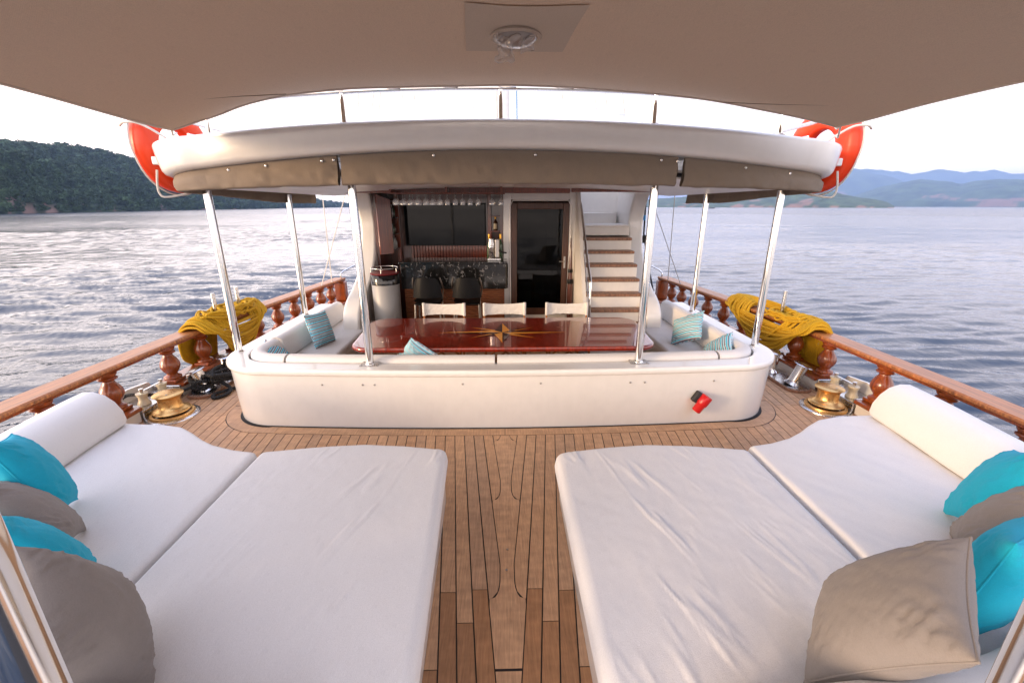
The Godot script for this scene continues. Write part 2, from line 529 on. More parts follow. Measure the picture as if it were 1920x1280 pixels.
# ---------------------------------------------------------------- build
func _ready() -> void:
	rng.seed = 4242
	# camera
	var cam := Camera3D.new()
	cam.name = "camera"
	cam.position = CAM
	cam.rotation_degrees = Vector3(-17.513, -1.35, 0)
	cam.fov = 76.98
	cam.near = 0.02; cam.far = 60000.0
	add_child(cam)
	cam.current = true
	# sky: pale dusk, warm towards the low sun on the port side, lilac blue overhead
	var sky_im := Image.create(512, 256, false, Image.FORMAT_RGBF)
	var sun_dir := Vector3(-0.86, 0.16, 0.42).normalized()
	for y in 256:
		var el := (0.5 - (y + 0.5) / 256.0) * PI
		for x in 512:
			var az := (x + 0.5) / 512.0 * TAU
			var d := Vector3(sin(az) * cos(el), sin(el), -cos(az) * cos(el))
			var h := clampf(d.y, 0.0, 1.0)
			var c := Vector3(1.25, 1.10, 1.07).lerp(Vector3(0.70, 0.68, 0.75), smoothf(0.02, 0.36, h))
			c = c.lerp(Vector3(0.46, 0.56, 0.86), smoothf(0.22, 0.80, h))
			c += Vector3(1.15, 0.90, 0.64) * pow((1.0 + d.dot(sun_dir)) * 0.5, 2.4) * (1.0 - 0.55 * h)
			sky_im.set_pixel(x, y, Color(c.x, c.y, c.z))
	var psm := PanoramaSkyMaterial.new()
	psm.panorama = ImageTexture.create_from_image(sky_im)
	var sky := Sky.new()
	sky.sky_material = psm
	var env := Environment.new()
	env.background_mode = Environment.BG_SKY
	env.sky = sky
	env.background_energy_multiplier = 1.0
	env.tonemap_mode = Environment.TONE_MAPPER_LINEAR
	env.tonemap_exposure = 2.12
	env.volumetric_fog_enabled = true
	env.volumetric_fog_density = 0.0
	env.sdfgi_enabled = true; env.ssao_enabled = true; env.ssil_enabled = true
	var we := WorldEnvironment.new()
	we.name = "environment"
	we.environment = env
	add_child(we)
	var sun := DirectionalLight3D.new()
	sun.name = "sun"
	sun.light_color = Color(1.0, 0.85, 0.68)
	sun.light_energy = 0.5
	sun.light_angular_distance = 14.0
	sun.shadow_enabled = true
	add_child(sun)
	sun.look_at_from_position(sun_dir * 50.0, Vector3.ZERO)

	make_materials()
	# haze lying over the open bay ahead and to starboard
	for e in [[Vector3(9000, 330, 11000), Vector3(4440, 165.3, -5680), 0.00024, "pale blue haze lying over the far side of the bay to starboard"], [Vector3(4000, 150, 3000), Vector3(-2065, 75.3, -1575), 0.00022, "thin haze under the wooded headland to port"]]:
		var haze := FogVolume.new()
		haze.name = numbered("sea_haze")
		haze.shape = RenderingServer.FOG_VOLUME_SHAPE_BOX
		haze.size = e[0]
		haze.position = e[1] + Vector3(0, WATER_Y, 0)
		var hm := FogMaterial.new()
		hm.density = e[2]
		hm.albedo = Color(0.66, 0.79, 1.0)
		haze.material = hm
		add_child(haze)
		haze.set_meta("kind", "stuff"); haze.set_meta("label", e[3]); haze.set_meta("category", "haze")
	build_sea()
	build_land()
	build_deck()
	build_hull_and_rails()
	build_settee()
	build_roof()
	build_cabin()
	build_bar()
	build_stairs()
	build_poles()
	build_awning()
	build_table_and_chairs()
	build_beds()
	build_pillows()
	build_deck_gear()
	build_roof_gear()
	build_rigging()

# ---------------------------------------------------------------- sea and land
func build_sea() -> void:
	var na := noise(1.0, 3, 101)
	var nb := noise(1.0, 3, 102)
	var nc := noise(1.0, 3, 103)
	var rings := 1150
	var spokes := 420
	var b := MB.new()
	var az := PackedFloat32Array()
	for j in spokes + 1:
		var t := float(j) / spokes * 2.0 - 1.0
		# denser ahead, where the deck looks out
		az.push_back((t * 1.35 + pow(t, 5) * (PI - 1.35)))
	var height := func(x: float, z: float, r: float) -> float:
		var sp := r * 0.0082
		var side := lerpf(0.5, 1.2, smoothf(8.0, -8.0, x))
		var patch: float = clampf(0.75 + na.get_noise_2d(x * 0.011 + 90.0, z * 0.02) * 1.3, 0.25, 1.5)
		side *= patch
		var h := 0.0
		h += na.get_noise_2d(x * 0.030, z * 0.075) * 0.10 * clampf(18.0 / (sp * 6.0 + 1.0), 0.0, 1.0)
		var nv: float = nb.get_noise_2d(x * 0.15 + z * 0.04, z * 0.50)
		h += (0.08 - absf(nv) * 0.30) * side * clampf(1.6 - sp * 0.9, 0.0, 1.0)
		h += nc.get_noise_2d(x * 0.45, z * 1.5) * 0.022 * side * clampf(1.5 - sp * 2.4, 0.0, 1.0)
		# churned water along the hull
		var a := absf(x)
		var w := smoothf(8.2 if x < 0.0 else 5.6, 4.6, a) * smoothf(30.0, 3.0, -z)
		h += nc.get_noise_2d(x * 1.3 + 40.0, z * 1.1) * 0.085 * w
		h += 0.10 * exp(-pow((a - (8.6 if x < 0.0 else 7.0) + 0.10 * (-z)) * 1.1, 2.0)) * smoothf(40.0, 6.0, -z) * smoothf(-25.0, 0.0, -z)
		return h
	b.grid(rings, spokes, func(i: int, j: int):
		var r := 2.2 * pow(26000.0 / 2.2, float(i) / rings)
		var x := sin(az[j]) * r
		var z := -cos(az[j]) * r
		return Vector3(x, WATER_Y + height.call(x, z, r), z))
	# one sheet; ripples finer than the mesh count as roughness, more of it the farther out
	var am := ArrayMesh.new()
	var row := spokes + 1
	var edges := [[0.0, 0.025], [26.0, 0.06], [55.0, 0.11], [110.0, 0.17], [240.0, 0.24]]
	var r0 := 0
	for k in edges.size():
		var r1 := rings
		if k < edges.size() - 1: r1 = int(rings * log(edges[k + 1][0] / 2.2) / log(26000.0 / 2.2))
		var arr := []
		arr.resize(Mesh.ARRAY_MAX)
		arr[Mesh.ARRAY_VERTEX] = b.v.slice(r0 * row, (r1 + 1) * row)
		arr[Mesh.ARRAY_NORMAL] = b.n.slice(r0 * row, (r1 + 1) * row)
		arr[Mesh.ARRAY_TEX_UV] = b.uv.slice(r0 * row, (r1 + 1) * row)
		var ix := PackedInt32Array()
		for i in r1 - r0:
			for j in spokes:
				var q := i * row + j
				ix.push_back(q); ix.push_back(q + row); ix.push_back(q + row + 1)
				ix.push_back(q); ix.push_back(q + row + 1); ix.push_back(q + 1)
		arr[Mesh.ARRAY_INDEX] = ix
		am.add_surface_from_arrays(Mesh.PRIMITIVE_TRIANGLES, arr)
		var sm := M.sea.duplicate() as StandardMaterial3D
		sm.roughness = edges[k][1]
		am.surface_set_material(k, sm)
		r0 = r1
	struct("water", am, null, "calm rippled sea reflecting the pale dusk sky", "sea")

# world direction (flat) of a picture column, for placing far shores
func bearing(px: float) -> Vector2:
	var a := deg_to_rad(1.35)
	var u := (px - 960.0) / 805.0
	var c := cos(deg_to_rad(17.513))
	var dx := u
	var dz := -(c + 0.3009 * 0.3155)
	var x := cos(a) * dx - sin(a) * dz
	var z := sin(a) * dx + cos(a) * dz
	return Vector2(x, z).normalized()

# tangent of the elevation of a picture row at a column
func rise(px: float, py: float) -> float:
	var p := deg_to_rad(17.513)
	var t := (640.0 - py) / 805.0
	var y := -sin(p) + cos(p) * t
	var f := cos(p) + sin(p) * t
	return y / Vector2((px - 960.0) / 805.0, f).length()

# a ridge: crest = [[px, py]...], shore = [[px, metres]...]
func ridge(called: String, label: String, crest: Array, shore: Array, deep: float, rough: float, rocks: float, sd: int, green: Color, px0: float, px1: float, cols := 160, rows := 44) -> Array:
	var nz := noise(1.0, 5, sd)
	var n2 := noise(1.0, 4, sd + 1)
	var b := MB.new()
	b.use_col = true
	var eye_h := CAM.y - WATER_Y
	var spots := []
	var f := func(i: int, j: int):
		var px := lerpf(px0, px1, float(i) / cols)
		var d0 := lerp_table(shore, px)
		var t := float(j) / rows
		var dist := d0 + t * deep
		var bd := bearing(px)
		var top := maxf(0.0, lerp_table_y(crest, px)) 
		var hr := (d0 + deep * 0.62) * rise(px, top) + eye_h
		var prof: float = smoothf(0.0, 0.62, t) if t < 0.62 else 1.0 - 0.35 * (t - 0.62) / 0.38
		prof = lerpf(prof, sqrt(clampf(t / 0.62, 0.0, 1.0)) if t < 0.62 else prof, 0.55)
		var q := bd * dist
		var h := hr * prof
		h += nz.get_noise_2d(q.x * 3.0 / deep, q.y * 3.0 / deep) * hr * rough * smoothf(0.0, 0.25, t) * (1.0 if t < 0.45 else 0.35)
		h += nz.get_noise_2d(q.x * 14.0 / deep, q.y * 14.0 / deep) * hr * rough * 0.35 * smoothf(0.0, 0.08, t)
		if j == 0: h = -6.0
		elif j == 1: h = minf(h, hr * 0.03 + 0.5 + absf(nz.get_noise_2d(q.x * 0.05, q.y * 0.05)) * hr * 0.05)
		return Vector3(q.x, WATER_Y + h, q.y)
	var colf := func(i: int, j: int, p: Vector3):
		var px := lerpf(px0, px1, float(i) / cols)
		var k: float = n2.get_noise_2d(p.x * 10.0 / deep, p.z * 10.0 / deep + p.y * 6.0 / deep)
		var r: float = n2.get_noise_2d(p.x * 4.0 / deep + 50.0, p.z * 4.0 / deep)
		var bare: float = smoothf(0.04, 0.16, r * 0.8 + k * 0.5 + rocks - float(j) / rows * 1.9)
		var g := Color(green.r * (1.0 + k * 0.9), green.g * (1.0 + k * 0.8), green.b * (1.0 + k * 0.6))
		var rk := Color(0.20 + k * 0.10, 0.125 + k * 0.06, 0.095 + k * 0.05)
		return g.lerp(rk, bare)
	b.grid(cols, rows, f, Vector2.ONE, Vector3.UP, colf)
	var o := struct(called, b, M.land, label, "hill")
	for k in b.v.size(): spots.append([b.v[k], b.col[k]])
	return spots

func lerp_table_y(t: Array, x: float) -> float:
	return lerp_table(t, x)

func build_land() -> void:
	var green := Color(0.055, 0.088, 0.046)
	var left_far := ridge("hill", "dark pine covered headland rising behind the port side rail", [[-500, 249], [-200, 263], [0, 272], [45, 277], [75, 279], [100, 282], [186, 286], [204, 290], [226, 297], [245, 300], [300, 319], [380, 338], [500, 360], [600, 381], [680, 388], [760, 388]], [[-500, 330], [0, 360], [250, 480], [450, 680], [600, 1100], [760, 2200]], 330.0, 0.10, 0.05, 7, green, -520, 750, 220, 48)
	var left_near := ridge("hill", "lower wooded spur in front of the pine headland", [[-500, 263], [-200, 271], [0, 285], [60, 297], [120, 316], [200, 325], [260, 345], [330, 365], [420, 381], [520, 388], [600, 388]], [[-500, 300], [0, 330], [250, 440], [450, 640], [600, 1000]], 150.0, 0.12, 0.04, 17, green, -520, 590, 200, 30)
	ridge("hill", "low headland with reddish rocks beyond the starboard rail", [[1150, 383], [1230, 372], [1300, 368], [1400, 366], [1480, 362], [1520, 354], [1545, 356], [1575, 364], [1600, 369], [1640, 374], [1665, 380], [1678, 386.0]], [[1150, 1500], [1400, 1300], [1678, 1150]], 400.0, 0.16, 0.06, 27, green, 1120, 1678, 190, 36)
	ridge("hill", "broad blue wooded hill across the bay to starboard", [[1560, 386], [1600, 366], [1640, 352], [1680, 342], [1715, 336.5], [1760, 340], [1790, 345], [1815, 340], [1850, 337], [1900, 336.5], [1960, 337], [2060, 330], [2200, 345]], [[1560, 2800], [2200, 2500]], 1000.0, 0.10, 0.0, 37, green, 1560, 2200, 220, 40)
	ridge("hill", "hazy blue mountain behind the low rocky headland", [[1380, 384], [1450, 352], [1520, 330], [1560, 318], [1582, 315], [1620, 324], [1660, 333], [1700, 345], [1760, 372], [1800, 386]], [[1380, 4300], [1800, 4300]], 1500.0, 0.08, 0.0, 47, green, 1370, 1800, 120, 30)
	ridge("hill", "pale far mountain range along the horizon", [[1560, 360], [1630, 326], [1670, 321.5], [1695, 327], [1730, 320], [1752, 318.5], [1790, 323], [1810, 321], [1850, 329], [1880, 326], [1930, 324], [2000, 318], [2150, 330]], [[1560, 6200], [2150, 6200]], 1500.0, 0.07, 0.0, 57, green, 1560, 2150, 120, 24)
	ridge("hill", "faintest mountain peaks on the horizon", [[1540, 330], [1610, 316], [1650, 320], [1720, 330], [1800, 326], [1843, 318], [1880, 326], [1960, 330]], [[1540, 8200], [1960, 8200]], 1500.0, 0.05, 0.0, 67, green, 1540, 1960, 80, 20)
	# scrub and pines on the near headland: crowns made of ragged leaf clumps
	var crown := MB.new()
	crown.use_col = true
	var r2 := RandomNumberGenerator.new()
	r2.seed = 99
	for k in 26:
		var a := r2.randf() * TAU
		var hh := r2.randf()
		var rr := (0.25 + 0.75 * sqrt(r2.randf())) * (0.62 - 0.42 * absf(hh - 0.42) * 1.6)
		var c := Vector3(cos(a) * rr, hh, sin(a) * rr)
		var shade := 0.75 + r2.randf() * 0.5
		for q in 3:
			var d1 := Vector3(r2.randf_range(-1, 1), r2.randf_range(-0.6, 0.8), r2.randf_range(-1, 1)).normalized() * 0.26
			var d2 := Vector3(r2.randf_range(-1, 1), r2.randf_range(-0.4, 0.6), r2.randf_range(-1, 1)).normalized() * 0.26
			var nn := d1.cross(d2).normalized()
			if nn.y < 0.0: nn = -nn
			var cc := Color(shade, shade, shade)
			var i0 := crown.vert(c - d1 * 0.5 - d2 * 0.4, nn, Vector2.ZERO, cc); crown.vert(c + d1, nn, Vector2.ZERO, cc); crown.vert(c + d2, nn, Vector2.ZERO, cc)
			crown.tri(i0, i0 + 1, i0 + 2)
	var mesh := crown.mesh()
	for grp in [[left_near, "wood", "scrub and pines covering the lower spur"], [left_far, "wood", "pine wood covering the tall headland behind the spur"]]:
		var xf := []
		var cl := []
		for s in grp[0]:
			var p: Vector3 = s[0]
			var c: Color = s[1]
			if p.y < WATER_Y + 0.9: continue
			var bare := smoothf(0.09, 0.20, c.r)
			var dist := p.length()
			for rep in 5:
				if r2.randf() < bare * 1.1: continue
				var sc := (1.5 + 4.2 * pow(r2.randf(), 2.4)) * clampf(dist / 600.0, 0.75, 1.6)
				var jit := Vector3(r2.randf_range(-4, 4), -0.5, r2.randf_range(-4, 4)) * clampf(dist / 500.0, 0.8, 2.5)
				xf.append(Transform3D(Basis(Vector3.UP, r2.randf() * TAU).scaled(Vector3(sc * 1.15, sc * r2.randf_range(0.8, 1.5), sc * 1.15)), p + jit))
				var k := r2.randf_range(0.65, 1.6)
				cl.append(Color(0.060 * k, 0.100 * k, 0.046 * k))
		var mm := MultiMesh.new()
		mm.transform_format = MultiMesh.TRANSFORM_3D
		mm.use_colors = true
		mm.mesh = mesh
		mm.instance_count = xf.size()
		for i in xf.size():
			mm.set_instance_transform(i, xf[i]); mm.set_instance_color(i, cl[i])
		var mi := MultiMeshInstance3D.new()
		mi.name = numbered(grp[1])
		mi.multimesh = mm
		mi.material_override = M.leaf
		add_child(mi)
		mi.set_meta("kind", "stuff"); mi.set_meta("label", grp[2]); mi.set_meta("category", "trees")
	# a small boat far out
	var t := thing("fishing_boat", "tiny dark boat far out on the water to starboard", "boat", Vector3.ZERO)
	var bd := bearing(1330)
	t.position = Vector3(bd.x, 0, bd.y) * 760.0 + Vector3(0, WATER_Y, 0)
	t.rotation.y = -0.5
	var hb := MB.new()
	hb.extrude([Vector3(-8, -0.3, -1.4), Vector3(7, -0.3, -1.4), Vector3(9.5, 1.7, -1.4), Vector3(6, 1.3, -1.4), Vector3(-8.4, 1.2, -1.4)], Vector3(0, 0, 2.8))
	part(t, "hull", hb, M.black)
	var cb := MB.new()
	cb.box(Vector3(-4.5, 2.2, 0), Vector3(3.6, 2.0, 2.0), 0.2)
	part(t, "wheelhouse", cb, M.paint)
	var ms := MB.new()
	ms.tube([Vector3(-5, 3.2, 0), Vector3(-5, 6.4, 0)], 0.12, 6)
	part(t, "mast", ms, M.wire)

# ---------------------------------------------------------------- deck
const SLOPE := 0.107
const PW := 0.095

func margin_front(x: float) -> float:   # distance ahead of the aft edge of the border board at a given x
	return outline_d(x, 3.10, 3.845, 0.62)

func outline_d(x: float, hw: float, front: float, rad: float) -> float:
	var a := absf(x)
	if a >= hw: return 99.0
	var bow := front + 0.016 * a * a
	var e := a - (hw - rad)
	if e <= 0.0: return bow
	return front + 0.016 * (hw - rad) * (hw - rad) + rad - sqrt(maxf(rad * rad - e * e, 0.0)) + 0.0

# half width taken up by the settee and its border at a distance ahead
func border_half(d: float) -> float:
	var front := 3.845
	if d <= front: return 0.0
	var x := sqrt((d - front) / 0.016)
	if x <= 2.48: return x
	var q := d - (front + 0.016 * 2.48 * 2.48)
	if q >= 0.62: return 3.10
	return 2.48 + sqrt(maxf(0.62 * 0.62 - (0.62 - q) * (0.62 - q), 0.0))

func build_deck() -> void:
	var base := MB.new()
	base.plate(PackedVector2Array([Vector2(-4.05, 0.8), Vector2(4.05, 0.8), Vector2(4.05, -10.2), Vector2(-4.05, -10.2)]), -0.10, -0.004)
	var deck := struct("deck", base, M.caulk, "teak planked aft deck with black caulked seams", "deck")
	var gap := 0.0040
	var pr := RandomNumberGenerator.new()
	pr.seed = 77
	for s: float in [-1.0, 1.0]:
		for k in range(-9, 44):
			var c0: float = -0.097 + PW * k
			# start where the outer seam leaves the king plank
			var d0: float = (0.112 - c0 - PW) / SLOPE
			d0 = maxf(d0, 0.35)
			var nib: bool = d0 > 0.36
			# joints along the strip
			var cuts := []
			if k % 2 == 0: cuts.append(1.98 if k < 12 else 1.7 + pr.randf() * 0.6)
			else: cuts.append(1.78 if k % 4 == 1 else 1.55)
			cuts.append(4.35 + (0.35 if k % 2 == 0 else 0.0) + pr.randf() * 0.15)
			cuts.append(6.6 + pr.randf() * 0.8)
			cuts.append(8.4 + pr.randf() * 0.6)
			var samples := []
			var dd := d0
			while dd < 9.9:
				samples.append(dd)
				dd += 0.008 if (dd > 3.74 and dd < 4.7) else 0.05
			var run_in := []
			var run_out := []
			var flush := func(a: Array, bb: Array, tone: int) -> void:
				if a.size() < 2 or absf(a[0].y - a[a.size() - 1].y) < 0.02: return
				var poly := PackedVector2Array()
				for p in a: poly.push_back(p)
				for q in range(bb.size() - 1, -1, -1): poly.push_back(bb[q])
				var m := MB.new()
				m.plate(poly, -0.012, pr.randf_range(-0.0006, 0.0006), Vector2(pr.randf(), pr.randf()), 1.6)
				if m.ix.size() > 0: part(deck, "plank", m, M.teak[tone])
			var tone := pr.randi() % 5
			for i in samples.size():
				var d: float = samples[i]
				var xi: float = c0 + SLOPE * d + gap
				var xo: float = c0 + PW + SLOPE * d - gap
				if nib and d - d0 < 0.13:
					var w := (d - d0) / 0.13
					xi = maxf(xi, lerpf(xo - 0.012, 0.048, sqrt(clampf(1.0 - pow(1.0 - w, 2.0), 0.0, 1.0))))
				xi = maxf(xi, 0.048)
				if d > 3.83: xi = maxf(xi, border_half(d + 0.007) + 0.006)
				xo = minf(xo, 3.96)
				var ok := xo > xi + 0.003
				var cut_here := false
				for c in cuts:
					if d >= c and samples[maxi(i - 1, 0)] < c: cut_here = true
				if (cut_here or not ok) and run_in.size() > 0:
					if ok:
						run_in.append(Vector2(s * xi, -d)); run_out.append(Vector2(s * xo, -d))
					flush.call(run_in, run_out, tone_for(run_in, tone, pr))
					run_in = []; run_out = []
					tone = pr.randi() % 5
					if ok:
						run_in.append(Vector2(s * xi, -d - 0.006)); run_out.append(Vector2(s * xo, -d - 0.006))
				elif ok:
					run_in.append(Vector2(s * xi, -d)); run_out.append(Vector2(s * xo, -d))
			if run_in.size() > 0: flush.call(run_in, run_out, tone_for(run_in, tone, pr))
	# king plank between the nibs
	for seg in [[0.35, 1.548], [1.554, 3.838]]:
		var L := []
		var R := []
		var d: float = seg[0]
		while d <= seg[1]:
			var w := 0.105
			for k in range(-9, 44):
				var c0: float = -0.097 + PW * k
				var d0: float = maxf((0.112 - c0 - PW) / SLOPE, 0.35)
				if d >= d0:
					var xi: float = c0 + SLOPE * d + gap
					if d0 > 0.36 and d - d0 < 0.13:
						var ww := (d - d0) / 0.13
						xi = maxf(xi, lerpf(c0 + PW + SLOPE * d - gap - 0.012, 0.048, sqrt(clampf(1.0 - pow(1.0 - ww, 2.0), 0.0, 1.0))))
					w = minf(w, maxf(xi, 0.048) - 0.006)
					
			L.append(Vector2(-w, -d)); R.append(Vector2(w, -d))
			d += 0.012
		var poly := PackedVector2Array()
		for p in L: poly.push_back(p)
		for q in range(R.size() - 1, -1, -1): poly.push_back(R[q])
		var m := MB.new()
		m.plate(poly, -0.012, 0.0, Vector2(0.3, 0.2), 1.6)
		part(deck, "king_plank", m, M.teak[2])
	# border boards round the settee
	var lens := [[-3.1, -2.35], [-2.35, 0.0], [0.0, 2.3], [2.3, 3.1]]
	for e in lens:
		var poly := PackedVector2Array()
		var a: float = e[0] + 0.002
		var z: float = e[1] - 0.002
		var outer := []
		var inner := []
		for i in 25:
			var x: float = lerpf(a, z, i / 24.0)
			if absf(x) > 2.4:
				# walk the corner by angle
				var t0 := (absf(x) - 2.4) / 0.7 * PI / 2.0
				var sx := signf(x)
				outer.append(Vector2(sx * (3.10 - 0.62 + 0.62 * sin(t0)), -(outline_d(2.479, 3.10, 3.845, 0.62) + 0.62 - 0.62 * cos(t0))))
				inner.append(Vector2(sx * (2.97 - 0.52 + 0.52 * sin(t0)), -(outline_d(2.479, 3.10, 3.975, 0.62) + 0.50 - 0.52 * cos(t0))))
			else:
				outer.append(Vector2(x, -outline_d(x, 3.10, 3.845, 0.62)))
				inner.append(Vector2(x, -outline_d(x, 3.10, 3.985, 0.62)))
		for p in outer: poly.push_back(p)
		for q in range(inner.size() - 1, -1, -1): poly.push_back(inner[q])
		var m := MB.new()
		m.plate(poly, -0.012, 0.001, Vector2(0.1, 0.7), 1.3)
		part(deck, "margin_board", m, M.teak[3 if absf(e[0] + e[1]) > 4.0 else 0])
	for s: float in [-1.0, 1.0]:
		var m := MB.new()
		m.plate(PackedVector2Array([Vector2(s * 2.96, -4.58), Vector2(s * 3.10, -4.58), Vector2(s * 3.10, -7.2), Vector2(s * 2.96, -7.2)]), -0.012, 0.001, Vector2(0.1, 0.7), 1.3)
		part(deck, "margin_board", m, M.teak[3])
	# plugs in the king plank
	for q in [Vector2(0.004, 2.33), Vector2(-0.004, 2.16)]:
		var m := MB.new()
		m.lathe([Vector2(0.008, 0.0), Vector2(0.008, 0.0025), Vector2(0.0, 0.0025)], 12, Transform3D(Basis.IDENTITY, Vector3(q.x, 0.0, -q.y)))
		part(deck, "deck_screw", m, M.steel_dull)
	# cockpit sole inside the settee
	var sole := MB.new()
	for i in 30:
		var x0 := -2.1 + i * 0.14
		sole.box(Vector3(x0 + 0.07, 0.012, -5.95), Vector3(0.134, 0.02, 3.1), 0.002)
	part(deck, "cockpit_sole", sole, M.teak[0])

func tone_for(run: Array, tone: int, pr: RandomNumberGenerator) -> int:
	var mid: float = -(run[0].y + run[run.size() - 1].y) * 0.5
	if mid < 1.9 and absf(run[0].x) < 2.0: return 5 + pr.randi() % 2
	if mid > 4.0 and pr.randf() < 0.5: return 3
	if pr.randf() < 0.06: return 7
	return tone

# ---------------------------------------------------------------- hull, bulwarks, rails
func side_x(d: float) -> float:
	return lerp_table([[-1.0, 3.45], [0.5, 3.78], [2.0, 3.93], [3.5, 4.0], [5.5, 4.02], [6.8, 3.93], [8.5, 3.76], [9.7, 3.62], [11.5, 3.3]], d)

func build_hull_and_rails() -> void:
	for s: float in [-1.0, 1.0]:
		var port: bool = s < 0.0
		var side := "port" if port else "starboard"
		var hull := MB.new()
		hull.grid(60, 10, func(i: int, j: int):
			var d := -0.8 + 12.5 * i / 60.0
			var y := -0.02 - (absf(WATER_Y) + 0.3) * j / 10.0
			return Vector3(s * (side_x(d) + 0.16 - 0.55 * pow(j / 10.0, 2.0)), y, -d), Vector2.ONE, Vector3(s, 0, 0))
		struct("hull_side", hull, M.gel, "white hull topside below the %s bulwark" % side, "hull")
		var r := thing("balustrade", "varnished wooden balustrade with turned balusters on the %s side" % side, "railing")
		# low white coaming with a mahogany cap, open at the fairlead
		for seg in [[-0.6, 4.22], [4.86, 9.75]]:
			var co := MB.new()
			var cap := MB.new()
			var nn := 40
			var prof_c := [Vector2(-0.12, -0.02), Vector2(-0.12, 0.125), Vector2(0.16, 0.125), Vector2(0.16, -0.02)]
			var prof_p := [Vector2(-0.15, 0.126), Vector2(-0.158, 0.136), Vector2(-0.158, 0.158), Vector2(-0.148, 0.168), Vector2(0.178, 0.168), Vector2(0.188, 0.158), Vector2(0.188, 0.136), Vector2(0.18, 0.126)]
			sweep_side(co, prof_c, seg[0], seg[1], s, nn, 0.0)
			sweep_side(cap, prof_p, seg[0], seg[1], s, nn, 0.0)
			part(r, "coaming", co, M.paint)
			part(r, "cap_rail", cap, M.mahog)
		var rail := MB.new()
		sweep_side(rail, [Vector2(-0.085, 0.622), Vector2(-0.098, 0.632), Vector2(-0.098, 0.655), Vector2(-0.085, 0.668), Vector2(0.135, 0.668), Vector2(0.148, 0.655), Vector2(0.148, 0.632), Vector2(0.135, 0.622)], -0.6, 9.72, s, 60, 0.02)
		part(r, "hand_rail", rail, M.mahog_pale)
		var under := MB.new()
		sweep_side(under, [Vector2(-0.075, 0.594), Vector2(-0.08, 0.618), Vector2(-0.075, 0.6215), Vector2(0.125, 0.6215), Vector2(0.13, 0.618), Vector2(0.125, 0.594)], -0.6, 9.72, s, 60, 0.02)
		part(r, "rail_moulding", under, M.mahog)
		# turned balusters
		var bal := MB.new()
		bal.box(Vector3(0, 0.019, 0), Vector3(0.185, 0.035, 0.185), 0.006)
		bal.lathe([Vector2(0.088, 0.036), Vector2(0.094, 0.05), Vector2(0.090, 0.066), Vector2(0.066, 0.078), Vector2(0.054, 0.092), Vector2(0.058, 0.108), Vector2(0.082, 0.140), Vector2(0.099, 0.180), Vector2(0.102, 0.212), Vector2(0.092, 0.252), Vector2(0.070, 0.292), Vector2(0.052, 0.322), Vector2(0.048, 0.338), Vector2(0.058, 0.350), Vector2(0.078, 0.356), Vector2(0.084, 0.366), Vector2(0.078, 0.376), Vector2(0.064, 0.382), Vector2(0.080, 0.402), Vector2(0.086, 0.4255)], 28)
		var bm := bal.mesh()
		for d: float in [0.2, 0.85, 1.5, 2.15, 2.8, 3.47, 4.13, 4.95, 5.55, 6.15, 6.75, 7.3, 7.82, 8.32, 8.78, 9.2]:
			var o := part(r, "baluster", bm, M.mahog)
			o.position = Vector3(s * (side_x(d) + 0.02), 0.1685, -d)
		var blk := MB.new()
		blk.box(Vector3(s * side_x(9.62), 0.385, -9.62), Vector3(0.24, 0.43, 0.16), 0.02)
		part(r, "end_block", blk, M.mahog)
		# fairlead with two cream rollers in the gap
		var t := thing("roller_fairlead", "steel fairlead with two cream rollers in the %s bulwark gap" % side, "fairlead", Vector3(s * side_x(4.5), 0, -4.54), "roller fairleads")
		var pl := MB.new()
		pl.box(Vector3(s * 0.03, 0.055, 0), Vector3(0.34, 0.115, 0.60), 0.008)
		pl.box(Vector3(s * 0.03, 0.135, -0.285), Vector3(0.33, 0.05, 0.03), 0.006)
		pl.box(Vector3(s * 0.03, 0.135, 0.285), Vector3(0.33, 0.05, 0.03), 0.006)
		part(t, "base_plate", pl, M.steel)
		var side_pl := MB.new()
		side_pl.extrude([Vector3(s * 0.19, 0.10, -0.31), Vector3(s * 0.19, 0.10, 0.31), Vector3(s * 0.19, 0.20, 0.24), Vector3(s * 0.19, 0.25, 0.05), Vector3(s * 0.19, 0.22, -0.24)], Vector3(s * 0.03, 0, 0))
		part(t, "outer_plate", side_pl, M.gel)
		for zz: float in [-0.15, 0.13]:
			var ro := MB.new()
			ro.lathe([Vector2(0.0, 0.115), Vector2(0.062, 0.115), Vector2(0.062, 0.13), Vector2(0.044, 0.16), Vector2(0.042, 0.20), Vector2(0.056, 0.235), Vector2(0.058, 0.245), Vector2(0.0, 0.245)], 24, Transform3D(Basis.IDENTITY, Vector3(s * -0.03, 0, zz)))
			var rol := part(t, "roller", ro, M.cream)
			var pin := MB.new()
			pin.lathe([Vector2(0.016, 0.2455), Vector2(0.016, 0.275), Vector2(0.022, 0.277), Vector2(0.022, 0.295), Vector2(0.0, 0.295)], 14, Transform3D(Basis.IDENTITY, Vector3(s * -0.03, 0, zz)))
			part(rol, "roller_pin", pin, M.steel)
		var bar := MB.new()
		bar.box(Vector3(s * -0.03, 0.263, -0.01), Vector3(0.03, 0.008, 0.26), 0.002)
		part(t, "tie_bar", bar, M.steel)

